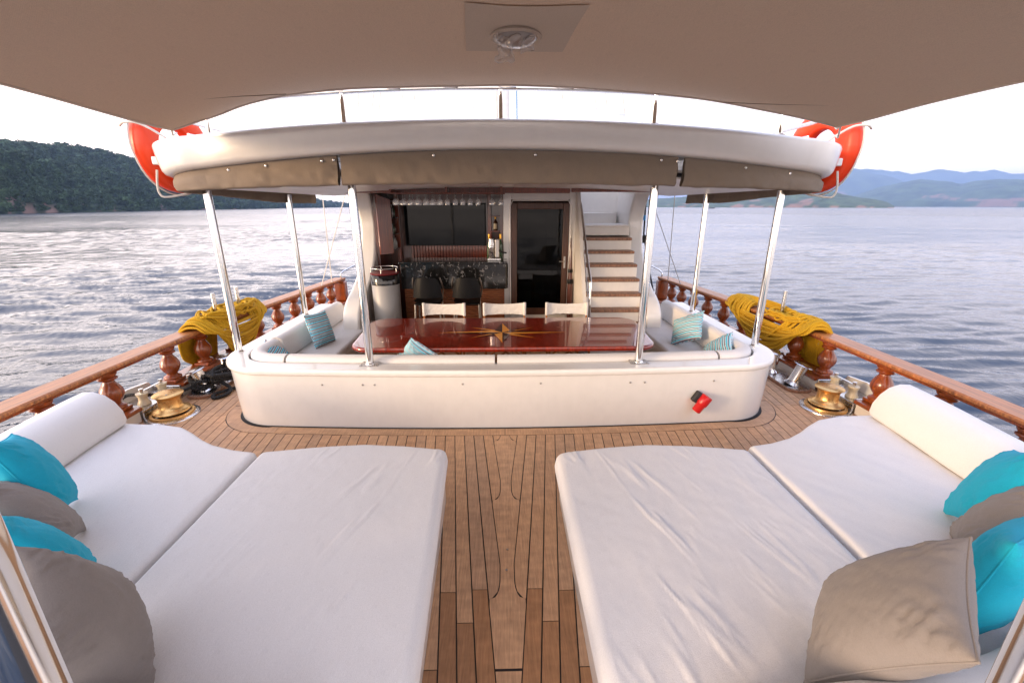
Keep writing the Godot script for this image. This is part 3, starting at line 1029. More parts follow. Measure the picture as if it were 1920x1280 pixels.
func sweep_side(b: MB, prof: Array, d0: float, d1: float, s: float, nn: int, extra: float) -> void:
	var m := prof.size()
	for q in m:
		var a: Vector2 = prof[q]
		var c: Vector2 = prof[(q + 1) % m]
		var e := c - a
		var out := Vector3(s * -e.y, e.x, 0)
		# profile runs inboard-bottom -> inboard-top -> outboard: outward normal is on its left
		b.grid(nn, 1, func(i: int, j: int):
			var d: float = lerpf(d0, d1, float(i) / nn)
			var p: Vector2 = a if j == 0 else c
			return Vector3(s * (side_x(d) + extra + p.x), p.y, -d), Vector2.ONE, out)
	for d: float in [d0, d1]:
		var pts := []
		for p in prof: pts.append(Vector3(s * (side_x(d) + extra + p.x), p.y, -d))
		for i in range(1, pts.size() - 1): b.tri_flat(pts[0], pts[i], pts[i + 1], Vector3(0, 0, 1.0 if d == d0 else -1.0))

# ---------------------------------------------------------------- sweeps round the cockpit (paths are (x, d), d = distance ahead)
func u_path(hw: float, front: float, rad: float, d_end: float, bow := 0.016, step := 0.12) -> Array:
	var out := []
	var dc := front + bow * (hw - rad) * (hw - rad) + rad
	var n1 := maxi(2, int((d_end - dc) / step))
	for i in n1: out.append(Vector2(-hw, lerpf(d_end, dc, float(i) / n1)))
	for i in 14:
		var t := PI / 2.0 * i / 14.0
		out.append(Vector2(-(hw - rad) - rad * cos(t), dc - rad * sin(t)))
	var n2 := maxi(40, int((hw - rad) * 2.0 / step))
	for i in n2 + 1:
		var x := lerpf(-(hw - rad), hw - rad, float(i) / n2)
		out.append(Vector2(x, front + bow * x * x))
	for i in range(1, 15):
		var t := PI / 2.0 * i / 14.0
		out.append(Vector2((hw - rad) + rad * sin(t), dc - rad * cos(t)))
	for i in range(1, n1 + 1): out.append(Vector2(hw, lerpf(dc, d_end, float(i) / n1)))
	return out

func path_out(path: Array, i: int) -> Vector2:
	var a: Vector2 = path[maxi(i - 1, 0)]
	var b: Vector2 = path[mini(i + 1, path.size() - 1)]
	var d := (b - a).normalized()
	return Vector2(d.y, -d.x)

# prof: array of Vector2(offset outwards, height); yf shifts heights per point if given
func sweep(b: MB, path: Array, prof: Array, closed := true, yf = null, caps := true) -> void:
	var m := prof.size()
	var segs := m if closed else m - 1
	var cen := Vector2.ZERO
	for p in prof: cen += p
	cen /= m
	for q in segs:
		var a: Vector2 = prof[q]
		var c: Vector2 = prof[(q + 1) % m]
		var e := c - a
		var on := Vector2(e.y, -e.x)
		if closed and on.dot((a + c) * 0.5 - cen) < 0.0: on = -on
		var mid := path.size() / 2
		var po := path_out(path, mid)
		var out := Vector3(po.x * on.x, on.y, -po.y * on.x)
		b.grid(path.size() - 1, 1, func(i: int, j: int):
			var w: Vector2 = a if j == 0 else c
			var o := path_out(path, i)
			var p: Vector2 = path[i] + o * w.x
			var y: float = w.y if yf == null else yf.call(path[i].x, w.y)
			return Vector3(p.x, y, -p.y), Vector2.ONE, out)
	if caps and closed:
		for e in [0, path.size() - 1]:
			var pts := []
			var o := path_out(path, e)
			for w in prof:
				var p: Vector2 = path[e] + o * w.x
				pts.append(Vector3(p.x, w.y if yf == null else yf.call(path[e].x, w.y), -p.y))
			var cc := Vector3.ZERO
			for p in pts: cc += p
			cc /= pts.size()
			var dir: Vector2 = (path[1] - path[0]) if e == 0 else (path[path.size() - 2] - path[path.size() - 1])
			for i in pts.size(): b.tri_flat(cc, pts[i], pts[(i + 1) % pts.size()], Vector3(-dir.x, 0, dir.y))

func sub_path(path: Array, l0: float, l1: float) -> Array:
	var out := []
	var ln := 0.0
	for i in path.size():
		if i > 0: ln += path[i].distance_to(path[i - 1])
		if ln >= l0 and ln <= l1: out.append(path[i])
		elif ln > l1: break
	return out

func path_length(path: Array) -> float:
	var ln := 0.0
	for i in range(1, path.size()): ln += path[i].distance_to(path[i - 1])
	return ln

# a soft slab: plan given by f(u, v) -> Vector2(x, d), u and v in 0..1; rounded edges, cloth folds from wf(x, d)
func slab(f: Callable, w: float, l: float, y_top: float, thick: float, r: float, wf = null, nu := 40, nv := 40, crown := 0.0) -> MB:
	var b := MB.new()
	var us := edge_params(w, r, nu)
	var vs := edge_params(l, r, nv)
	var fn := func(i: int, j: int):
		var eu: Vector2 = us[i]
		var ev: Vector2 = vs[j]
		var ex := eu.y
		var ey := ev.y
		var u := eu.x
		var vv := ev.x
		var le := sqrt(ex * ex + ey * ey)
		if le > r:
			# round the plan corner
			var k := r / le
			var dx := (ex - ex * k) / w
			var dy := (ey - ey * k) / l
			u += dx if u < 0.5 else -dx
			vv += dy if vv < 0.5 else -dy
			le = r
		var drop := r - sqrt(maxf(r * r - le * le, 0.0))
		var p: Vector2 = f.call(u, vv)
		var y := y_top - drop
		if crown > 0.0: y += crown * (1.0 - pow(2.0 * u - 1.0, 4.0)) * (1.0 - pow(2.0 * vv - 1.0, 4.0))
		if wf != null: y += wf.call(p.x, p.y) * clampf(1.0 - le / r, 0.0, 1.0)
		return Vector3(p.x, y, -p.y)
	var mu := us.size() - 1
	var mv := vs.size() - 1
	b.grid(mu, mv, fn)
	# sides
	var rim := []
	for i in mu: rim.append(b.v[i * (mv + 1)])
	for j in mv: rim.append(b.v[mu * (mv + 1) + j])
	for i in range(mu, 0, -1): rim.append(b.v[i * (mv + 1) + mv])
	for j in range(mv, 0, -1): rim.append(b.v[j])
	var c := Vector3.ZERO
	for p in rim: c += p
	c /= rim.size()
	var nn: int = rim.size()
	b.grid(nn, 3, func(i: int, j: int):
		var p: Vector3 = rim[i % nn]
		var dirp := Vector3(p.x - c.x, 0, p.z - c.z).normalized()
		var t: float = [0.0, 0.45, 0.9, 1.0][j]
		var bulge: float = [0.0, 0.008, 0.0, -0.02][j]
		return p + dirp * bulge + Vector3(0, -(thick - r) * t, 0), Vector2.ONE, Vector3.ZERO)
	# the skirt's normals: point away from the middle
	for k in range((mu + 1) * (mv + 1), b.v.size()):
		var away := b.v[k] - c
		away.y = 0.0
		if b.n[k].dot(away) < 0.0: b.n[k] = -b.n[k]
	rewind(b)
	return b

func edge_params(len: float, r: float, n: int) -> Array:
	var out := []
	for k in 6:
		var ph := PI / 2.0 * (1.0 - k / 5.0)
		out.append(Vector2((r - r * sin(ph)) / len, r * sin(ph)))
	for k in range(1, n):
		out.append(Vector2(lerpf(r / len, 1.0 - r / len, float(k) / n), 0.0))
	for k in 6:
		var ph := PI / 2.0 * (k / 5.0)
		out.append(Vector2(1.0 - (r - r * sin(ph)) / len, r * sin(ph)))
	return out

# ---------------------------------------------------------------- settee
func build_settee() -> void:
	var t := thing("settee_surround", "low white moulded surround of the U-shaped cockpit settee", "settee")
	var path := u_path(2.97, 3.985, 0.56, 7.0)
	var wall := MB.new()
	sweep(wall, path, [Vector2(0, -0.002), Vector2(0.018, 0.30), Vector2(0.03, 0.585), Vector2(-0.13, 0.585), Vector2(-0.17, 0.30), Vector2(-0.17, -0.002)])
	part(t, "wall", wall, M.gel)
	var rim := MB.new()
	var rp := []
	for k in 9:
		var a := -PI / 2.0 + PI * k / 8.0
		rp.append(Vector2(0.036 + 0.022 * cos(a), 0.624 + 0.037 * sin(a)))
	rp.append(Vector2(-0.135, 0.661)); rp.append(Vector2(-0.15, 0.653)); rp.append(Vector2(-0.155, 0.587))
	sweep(rim, path, rp)
	part(t, "rim", rim, M.gel)
	var gap := MB.new()
	sweep(gap, u_path(2.985, 3.97, 0.57, 7.0), [Vector2(0.0, 0.0012), Vector2(0.0, 0.008), Vector2(-0.03, 0.008), Vector2(-0.03, 0.0012)])
	part(t, "sealant_bead", gap, M.rubber)
	var base := MB.new()
	for s: float in [-1.0, 1.0]: base.box(Vector3(s * 2.46, 0.15, -5.75), Vector3(0.66, 0.30, 2.3), 0.01)
	base.box(Vector3(0, 0.15, -4.50), Vector3(4.2, 0.30, 0.64), 0.01)
	part(t, "seat_base", base, M.gel)
	# snap fasteners on the aft face
	for x: float in [-2.62, -1.83, -1.42, -1.30, -0.42, 0.36, 1.27, 1.42, 2.15, 2.62]:
		var f := MB.new()
		var fx: float = x
		var fd := 3.985 + 0.016 * fx * fx
		if absf(fx) > 2.41:
			fd += 0.56 - sqrt(0.56 * 0.56 - pow(absf(fx) - 2.41, 2.0))
		f.lathe([Vector2(0.010, 0.0), Vector2(0.010, 0.004), Vector2(0.006, 0.008), Vector2(0.0, 0.008)], 12, Transform3D(Basis(Vector3.RIGHT, PI / 2.0), Vector3(fx, 0.515 - 0.012 * absf(fx), -(fd - 0.028))))
		part(t, "snap_fastener", f, M.steel_dull)
	# red emergency lamp holder on the aft face
	var red := thing("emergency_torch", "red plastic torch clipped to the white settee wall", "torch", Vector3(2.02, 0.27, -4.03))
	var bas := Basis(Vector3(0, 0, 1), deg_to_rad(-32)) 
	var rb := MB.new()
	rb.lathe([Vector2(0.0, -0.10), Vector2(0.040, -0.10), Vector2(0.046, -0.092), Vector2(0.046, -0.02), Vector2(0.050, -0.015), Vector2(0.056, 0.0), Vector2(0.056, 0.085), Vector2(0.050, 0.095), Vector2(0.0, 0.095)], 24, Transform3D(bas, Vector3(0, 0, 0.075)))
	part(red, "body", rb, M.red)
	var rc := MB.new()
	rc.box(Vector3(-0.035, 0.055, 0.035), Vector3(0.085, 0.12, 0.06), 0.012, bas)
	part(red, "clip", rc, M.rubber)
	var rl := MB.new()
	rl.lathe([Vector2(0.030, -0.1015), Vector2(0.030, -0.105), Vector2(0.0, -0.105)], 20, Transform3D(bas, Vector3(0, 0, 0.075)))
	part(red, "lens", rl, M.label_cream)
	# seat cushions
	var sw := noise(3.0, 3, 210)
	var wf := func(x: float, d: float): return sw.get_noise_2d(x, d) * 0.006
	for s: float in [-1.0, 1.0]:
		var side := "port" if s < 0.0 else "starboard"
		var c := slab(func(u: float, v: float): return Vector2(s * lerpf(2.08, 2.79, u), lerpf(4.84, 6.85, v)), 0.71, 2.0, 0.43, 0.128, 0.045, wf, 16, 36, 0.012)
		solo("seat_cushion", c, M.vinyl, "long white seat cushion along the %s side of the settee" % side, "cushion", "settee seat cushions")
	var xs := [[-2.62, -0.88], [-0.876, 0.876], [0.88, 2.62]]
	var nm := ["port end", "middle", "starboard end"]
	for k in 3:
		var e: Array = xs[k]
		var c := slab(func(u: float, v: float): return Vector2(lerpf(e[0], e[1], u), lerpf(4.19, 4.83, v)), 1.75, 0.64, 0.43, 0.128, 0.045, wf, 30, 14, 0.012)
		solo("seat_cushion", c, M.vinyl, "white seat cushion at the %s of the aft bench" % nm[k], "cushion", "settee seat cushions")
	# back cushions follow the surround
	var inner := u_path(2.97, 3.985, 0.56, 7.0, 0.016, 0.025)
	var total := path_length(inner)
	var prof := []
	for k in 13:
		var a := PI * k / 12.0
		prof.append(Vector2(-0.255 + 0.080 * cos(a), 0.655 + 0.058 * sin(a)))
	prof.append(Vector2(-0.375, 0.50)); prof.append(Vector2(-0.372, 0.452)); prof.append(Vector2(-0.35, 0.437)); prof.append(Vector2(-0.20, 0.437)); prof.append(Vector2(-0.178, 0.46))
	var half := total * 0.5
	var marks := [[0.05, 1.05, "foremost on the port side"], [1.06, 2.08, "second on the port side"], [2.09, 3.35, "in the port aft corner"], [3.36, half - 0.09, "left of the joint on the aft side"], [half - 0.083, total - 3.36, "right of the joint on the aft side"], [total - 3.35, total - 2.09, "in the starboard aft corner"], [total - 2.08, total - 1.06, "second on the starboard side"], [total - 1.05, total - 0.05, "foremost on the starboard side"]]
	for e in marks:
		var b := MB.new()
		var pth := sub_path(inner, e[0], e[1])
		soft_sweep(b, pth, prof, Vector2(-0.27, 0.565))
		solo("back_cushion", b, M.vinyl, "white rounded settee back cushion %s" % e[2], "cushion", "settee back cushions")

# sweep with plump closed ends
func soft_sweep(b: MB, path: Array, prof: Array, cen: Vector2) -> void:
	var m := prof.size()
	var rows := []
	var caps := [0.0, 0.35, 0.62, 0.82, 0.94]
	var n := path.size()
	var d0: Vector2 = (path[1] - path[0]).normalized()
	var d1: Vector2 = (path[n - 1] - path[n - 2]).normalized()
	for k in caps.size(): rows.append([path[0] + d0 * (0.022 * (1.0 - sqrt(1.0 - pow(1.0 - caps[k], 2.0)))), path_out(path, 0), caps[k]])
	for i in range(1, n - 1): rows.append([path[i], path_out(path, i), 1.0])
	for k in range(caps.size() - 1, -1, -1): rows.append([path[n - 1] - d1 * (0.022 * (1.0 - sqrt(1.0 - pow(1.0 - caps[k], 2.0)))), path_out(path, n - 1), caps[k]])
	b.grid(rows.size() - 1, m, func(i: int, j: int):
		var r: Array = rows[i]
		var w: Vector2 = prof[j % m]
		var sc: float = sqrt(sqrt(r[2])) if r[2] < 1.0 else 1.0
		w = cen + (w - cen) * (lerpf(0.55, 1.0, sc) if r[2] > 0.0 else 0.0)
		var p: Vector2 = r[0] + r[1] * w.x
		return Vector3(p.x, w.y, -p.y), Vector2.ONE, Vector3.ZERO)
	# orient normals away from the cushion's core
	for i in rows.size():
		var r: Array = rows[i]
		var p: Vector2 = r[0] + r[1] * cen.x
		var core := Vector3(p.x, cen.y, -p.y)
		for j in m + 1:
			var k: int = b.v.size() - rows.size() * (m + 1) + i * (m + 1) + j
			if b.n[k].dot(b.v[k] - core) < 0.0: b.n[k] = -b.n[k]
	rewind(b)

func rewind(b: MB) -> void:
	for k in range(0, b.ix.size(), 3):
		var g := (b.v[b.ix[k + 1]] - b.v[b.ix[k]]).cross(b.v[b.ix[k + 2]] - b.v[b.ix[k]])
		if g.dot(b.n[b.ix[k]] + b.n[b.ix[k + 1]] + b.n[b.ix[k + 2]]) > 0.0:
			var q := b.ix[k + 1]
			b.ix[k + 1] = b.ix[k + 2]; b.ix[k + 2] = q

# ---------------------------------------------------------------- roof over the cockpit
const ROOF_HW := 3.16
func roof_top(x: float) -> float: return 2.82 - 0.0105 * x * x
func roof_bot(x: float) -> float: return 2.62 - 0.0185 * x * x

func build_roof() -> void:
	var t := thing("cockpit_roof", "white moulded hardtop roof with a glossy curved fascia over the cockpit", "roof")
	var path := u_path(ROOF_HW, 3.50, 0.62, 9.6, 0.056, 0.2)
	var fas := MB.new()
	# profile heights as 0..1 between underside and top
	var fp := [Vector2(-0.22, 0.97), Vector2(-0.08, 1.0), Vector2(-0.03, 0.985), Vector2(-0.008, 0.94), Vector2(0.0, 0.86), Vector2(-0.012, 0.45), Vector2(-0.03, 0.18), Vector2(-0.05, 0.07), Vector2(-0.09, 0.01), Vector2(-0.30, 0.0)]
	var rows := path.size() - 1
	fas.grid(rows, fp.size() - 1, func(i: int, j: int):
		var o := path_out(path, i)
		var w: Vector2 = fp[j]
		var p: Vector2 = path[i] + o * w.x
		return Vector3(p.x, lerpf(roof_bot(path[i].x), roof_top(path[i].x), w.y), -p.y), Vector2.ONE, Vector3(0, 0, 1))
	part(t, "fascia", fas, M.gel)
	# top skin and underside, open above the stairwell
	var top := MB.new()
	var cells := [[-2.86, 2.86, -1.0, 7.55], [-2.86, 1.12, 7.55, 9.6], [2.35, 2.86, 7.55, 9.6]]
	for e in cells:
		for lay in 2:
			top.grid(24, 20, func(i: int, j: int):
				var x: float = lerpf(e[0], e[1], i / 24.0)
				var near: float = e[2] if e[2] > 0.0 else 3.50 + 0.056 * x * x + 0.20 + (0.10 + 0.5 * pow(maxf(absf(x) - 2.46, 0.0) / 0.4, 2.0) if absf(x) > 2.46 else 0.0)
				var d := lerpf(near, e[3], j / 20.0)
				var y: float = roof_top(x) - 0.008 if lay == 0 else 2.505 - 0.010 * x * x
				return Vector3(x, y, -d), Vector2.ONE, Vector3.UP if lay == 0 else Vector3.DOWN)
	part(t, "roof_skin", top, M.gel)
	# ceiling boards running fore and aft
	for i in 17:
		var x0 := -2.72 + i * 0.32
		var b := MB.new()
		var far: float = 7.38 if x0 < 1.0 else 7.30
		b.box(Vector3(x0 + 0.16, 2.470 - 0.0145 * (x0 + 0.16) * (x0 + 0.16), -(4.05 + far) * 0.5), Vector3(0.314, 0.02, far - 4.05), 0.004, Basis(Vector3(0, 0, 1), -0.029 * (x0 + 0.16)))
		part(t, "ceiling_board", b, M.ceiling)
	var tr := MB.new()
	tr.box(Vector3(-0.2, 2.463, -5.3), Vector3(5.2, 0.03, 0.06), 0.006)
	part(t, "ceiling_batten", tr, M.mahog)
	var tr2 := MB.new()
	tr2.box(Vector3(-0.75, 2.425, -6.75), Vector3(3.5, 0.085, 0.10), 0.008)
	tr2.box(Vector3(1.68, 2.435, -6.55), Vector3(1.36, 0.085, 0.10), 0.008, Basis(Vector3.UP, -0.08))
	part(t, "ceiling_beam", tr2, M.red_wood)
	# rolled-up side screens under the fascia: three panels aft, one each side
	var vp := u_path(ROOF_HW - 0.12, 3.66, 0.50, 7.3, 0.048, 0.12)
	var total := path_length(vp)
	var ranges := []
	var marks := []
	# find the path lengths where x passes the panel joints
	var ln := 0.0
	var cuts := {}
	for i in range(1, vp.size()):
		ln += vp[i].distance_to(vp[i - 1])
		for c in [-2.95, -1.42, 1.36, 2.95]:
			if not cuts.has(c) and vp[i].x >= c and vp[i].y < 5.0: cuts[c] = ln
	ranges = [[0.0, cuts[-2.95] + 0.02, "hanging along the port side"], [cuts[-2.95] - 0.06, cuts[-1.42], "over the port end of the aft opening"], [cuts[-1.42] + 0.02, cuts[1.36], "across the middle of the aft opening"], [cuts[1.36] + 0.02, total - cuts[-2.95] + 0.06, "over the starboard end of the aft opening"], [total - cuts[-2.95] - 0.02, total, "hanging along the starboard side"]]
	var rn := noise(2.2, 3, 300)
	for k in ranges.size():
		var e: Array = ranges[k]
		var sp := sub_path(u_path(ROOF_HW - 0.12, 3.66, 0.50, 7.3, 0.048, 0.03), e[0], e[1])
		var th := thing("rolled_screen", "brown canvas screen rolled up %s" % e[2], "screen", Vector3.ZERO, "rolled canvas screens")
		var b := MB.new()
		# closed loop: flat top flap, fold over a soft roll at the bottom
		var prof := [Vector2(0.0, 0.0), Vector2(0.004, -0.06), Vector2(0.018, -0.10), Vector2(0.022, -0.17), Vector2(0.016, -0.235), Vector2(0.0, -0.258), Vector2(-0.03, -0.262), Vector2(-0.055, -0.25), Vector2(-0.06, -0.15), Vector2(-0.05, -0.06), Vector2(-0.03, 0.0)]
		var m := prof.size()
		var npt := sp.size()
		var aft: bool = k > 0 and k < 4
		b.grid(npt - 1, m - 1, func(i: int, j: int):
			var o := path_out(sp, i)
			var w: Vector2 = prof[j]
			var x: float = sp[i].x
			var q: float = rn.get_noise_2d(x * 1.6 + sp[i].y, w.y * 5.0) * 0.024 + rn.get_noise_2d(x * 5.0 + sp[i].y * 5.0 + w.y * 6.0, w.y * 2.0 + 9.0) * 0.010
			var pinch: float = 1.0
			var de: float = minf(i, npt - 1 - i) * 0.03
			if aft and de < 0.14 and absf(x) < 1.7: pinch = lerpf(0.62, 1.0, de / 0.14)
			var p: Vector2 = sp[i] + o * (w.x * pinch + q * clampf(-w.y * 8.0, 0.0, 1.0))
			var sag: float = rn.get_noise_1d(x * 0.9 + 60.0 + sp[i].y) * 0.012
			return Vector3(p.x, roof_bot(x) - 0.002 + (w.y + sag * clampf(-w.y * 5.0, 0.0, 1.0)) * ((0.96 - 0.050 * x * x) if aft else lerpf(0.50, 0.80, smoothf(4.2, 6.5, sp[i].y))), -p.y), Vector2.ONE, Vector3(0, 0, 1) if aft else Vector3(-1.0 if k == 0 else 1.0, 0, 0))
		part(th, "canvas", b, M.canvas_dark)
		if aft:
			var cut_x := [[], [-2.3, -1.95, -1.46], [-1.36, -0.55, 0.25, 1.28], [1.42, 2.05, 2.5], []]
			for fx: float in cut_x[k]:
				var f := MB.new()
				var dd: float = 3.66 + 0.048 * fx * fx - 0.006
				f.lathe([Vector2(0.013, 0.0), Vector2(0.013, 0.004), Vector2(0.007, 0.010), Vector2(0.0, 0.010)], 12, Transform3D(Basis(Vector3.RIGHT, PI / 2.0), Vector3(fx, roof_bot(fx) - 0.035, -dd)))
				part(th, "snap_fastener", f, M.steel)

# ---------------------------------------------------------------- cabin front, door, side wings
func build_cabin() -> void:
	for s: float in [-1.0, 1.0]:
		var side := "port" if s < 0.0 else "starboard"
		var b := MB.new()
		var ctrl := [Vector3(0, 2.50, 7.05), Vector3(0, 2.36, 7.32), Vector3(0, 2.0, 7.52), Vector3(0, 1.5, 7.42), Vector3(0, 1.15, 7.12), Vector3(0, 0.95, 6.78), Vector3(0, 0.83, 6.48), Vector3(0, 0.70, 6.30), Vector3(0, 0.50, 6.22), Vector3(0, 0.0, 6.20)]
		var edge := smooth_path(ctrl, 6)
		var xi: float = s * 2.15
		var xo: float = s * 2.40
		# aft edge with softened corners
		var cross := [Vector2(0, 0.04), Vector2(0.012, 0.012), Vector2(0.04, 0.0), Vector2(0.21, 0.0), Vector2(0.238, 0.012), Vector2(0.25, 0.04)]
		b.grid(edge.size() - 1, cross.size() - 1, func(i: int, j: int):
			var p: Vector3 = edge[i]
			var w: Vector2 = cross[j]
			return Vector3(xi + s * w.x, p.y, -(p.z + w.y)), Vector2.ONE, Vector3(0, 0, 1))
		for face in 2:
			var x := xi if face == 0 else xo
			b.grid(edge.size() - 1, 1, func(i: int, j: int):
				var p: Vector3 = edge[i]
				return Vector3(x, p.y, -(p.z + 0.04) if j == 0 else -9.6), Vector2.ONE, Vector3(-s if face == 0 else s, 0, 0))
		struct("cabin_side_wall", b, M.gel, "white curved side wing of the deckhouse on the %s side" % side, "wall")
	# front wall round the door, with the bar recess to port and the stairwell to starboard
	var w := MB.new()
	w.box(Vector3(0.075, 1.25, -7.46), Vector3(0.13, 2.5, 0.10), 0.006)
	w.box(Vector3(1.175, 1.25, -7.46), Vector3(0.13, 2.5, 0.10), 0.006)
	w.box(Vector3(0.625, 2.40, -7.46), Vector3(0.97, 0.20, 0.10), 0.006)
	w.box(Vector3(0.625, 0.18, -7.46), Vector3(0.97, 0.36, 0.10), 0.006)
	struct("cabin_front_wall", w, M.gel, "white deckhouse front wall framing the glazed door", "wall")
	var rim := MB.new()
	var rp := [Vector3(0.12, 0.36, -7.405), Vector3(0.12, 2.20, -7.405), Vector3(0.17, 2.29, -7.405), Vector3(1.08, 2.29, -7.405), Vector3(1.14, 2.20, -7.405), Vector3(1.14, 0.36, -7.405)]
	var t := thing("cabin_door", "brown framed glazed cabin door with dark glass", "door", Vector3(0, 0, 0))
	rim.tube(rp, 0.014, 8)
	part(t, "trim", rim, M.gel)
	var fr := MB.new()
	for e in [[0.19, 1.305, 0.10, 1.89], [1.06, 1.305, 0.10, 1.89]]: fr.box(Vector3(e[0], e[1], -7.43), Vector3(e[2], e[3], 0.06), 0.008)
	fr.box(Vector3(0.625, 2.20, -7.43), Vector3(0.766, 0.10, 0.06), 0.008)
	fr.box(Vector3(0.625, 0.42, -7.43), Vector3(0.766, 0.12, 0.06), 0.008)
	var df := part(t, "frame", fr, M.door_wood)
	var gl := MB.new()
	gl.box(Vector3(0.625, 1.315, -7.44), Vector3(0.766, 1.67, 0.012), 0.0)
	part(df, "pane", gl, M.glass_dark)
	var hd := MB.new()
	hd.box(Vector3(1.055, 1.28, -7.395), Vector3(0.035, 0.20, 0.012), 0.004)
	hd.tube([Vector3(1.055, 1.30, -7.39), Vector3(1.055, 1.30, -7.345), Vector3(0.955, 1.30, -7.345)], 0.009, 8)
	part(df, "handle", hd, M.steel_dull)
	# saloon beyond the glass: floor, walls, ceiling, a sofa
	var room := MB.new()
	room.box(Vector3(0.5, 0.30, -9.6), Vector3(3.0, 0.10, 4.1), 0.0)
	room.box(Vector3(0.5, 2.45, -9.6), Vector3(1.3, 0.06, 4.1), 0.0)
	room.box(Vector3(0.04, 1.3, -9.95), Vector3(0.06, 2.3, 3.3), 0.0)
	room.box(Vector3(1.20, 1.3, -9.6), Vector3(0.06, 2.3, 4.1), 0.0)
	room.box(Vector3(0.5, 1.3, -11.7), Vector3(3.0, 2.3, 0.06), 0.0)
	struct("saloon_interior", room, M.dark_wood, "dark wooden saloon behind the glazed door", "room")
	var sofa := MB.new()
	sofa.box(Vector3(0.62, 0.68, -9.4), Vector3(0.9, 0.5, 0.5), 0.06)
	solo("saloon_sofa", sofa, M.grey, "dim grey sofa seen through the cabin door glass", "sofa")
	var pil := pillow_mesh(0.2, 0.2, 0.07, 501, 0.15)
	var po := solo("saloon_pillow", pil, M.canvas_white, "pale square pillow behind the cabin door glass", "pillow")
	po.transform = Transform3D(Basis(Vector3.RIGHT, -0.25), Vector3(0.52, 1.12, -9.12))
	# umbrella in its sleeve standing beside the door
	var um := MB.new()
	um.lathe([Vector2(0.0, 0.02), Vector2(0.03, 0.02), Vector2(0.055, 0.4), Vector2(0.05, 0.85), Vector2(0.03, 1.25), Vector2(0.008, 1.68), Vector2(0.0, 1.70)], 14, Transform3D(Basis(Vector3(0, 0, 1), 0.02), Vector3(1.17, 0, -7.30)))
	var uo := thing("folded_umbrella", "folded dark brown umbrella standing between door and stairs", "umbrella")
	part(uo, "canopy", um, M.dark_wood)
	var us := MB.new()
	us.lathe([Vector2(0.049, 0.93), Vector2(0.052, 0.94), Vector2(0.050, 1.0), Vector2(0.046, 1.01)], 14, Transform3D(Basis(Vector3(0, 0, 1), 0.02), Vector3(1.17, 0, -7.30)))
	part(uo, "strap", us, M.black)
	us = MB.new()
	us.lathe([Vector2(0.0405, 1.12), Vector2(0.043, 1.13), Vector2(0.041, 1.17), Vector2(0.037, 1.18)], 14, Transform3D(Basis(Vector3(0, 0, 1), 0.02), Vector3(1.17, 0, -7.30)))
	part(uo, "strap", us, M.black)

# ---------------------------------------------------------------- bar
func bottle_prof(h: float, r: float) -> Array:
	return [Vector2(0.0, 0.0), Vector2(r * 0.92, 0.0), Vector2(r, 0.01), Vector2(r, h * 0.58), Vector2(r * 0.85, h * 0.66), Vector2(r * 0.36, h * 0.76), Vector2(r * 0.32, h * 0.93), Vector2(r * 0.40, h * 0.94), Vector2(r * 0.40, h), Vector2(0.0, h)]

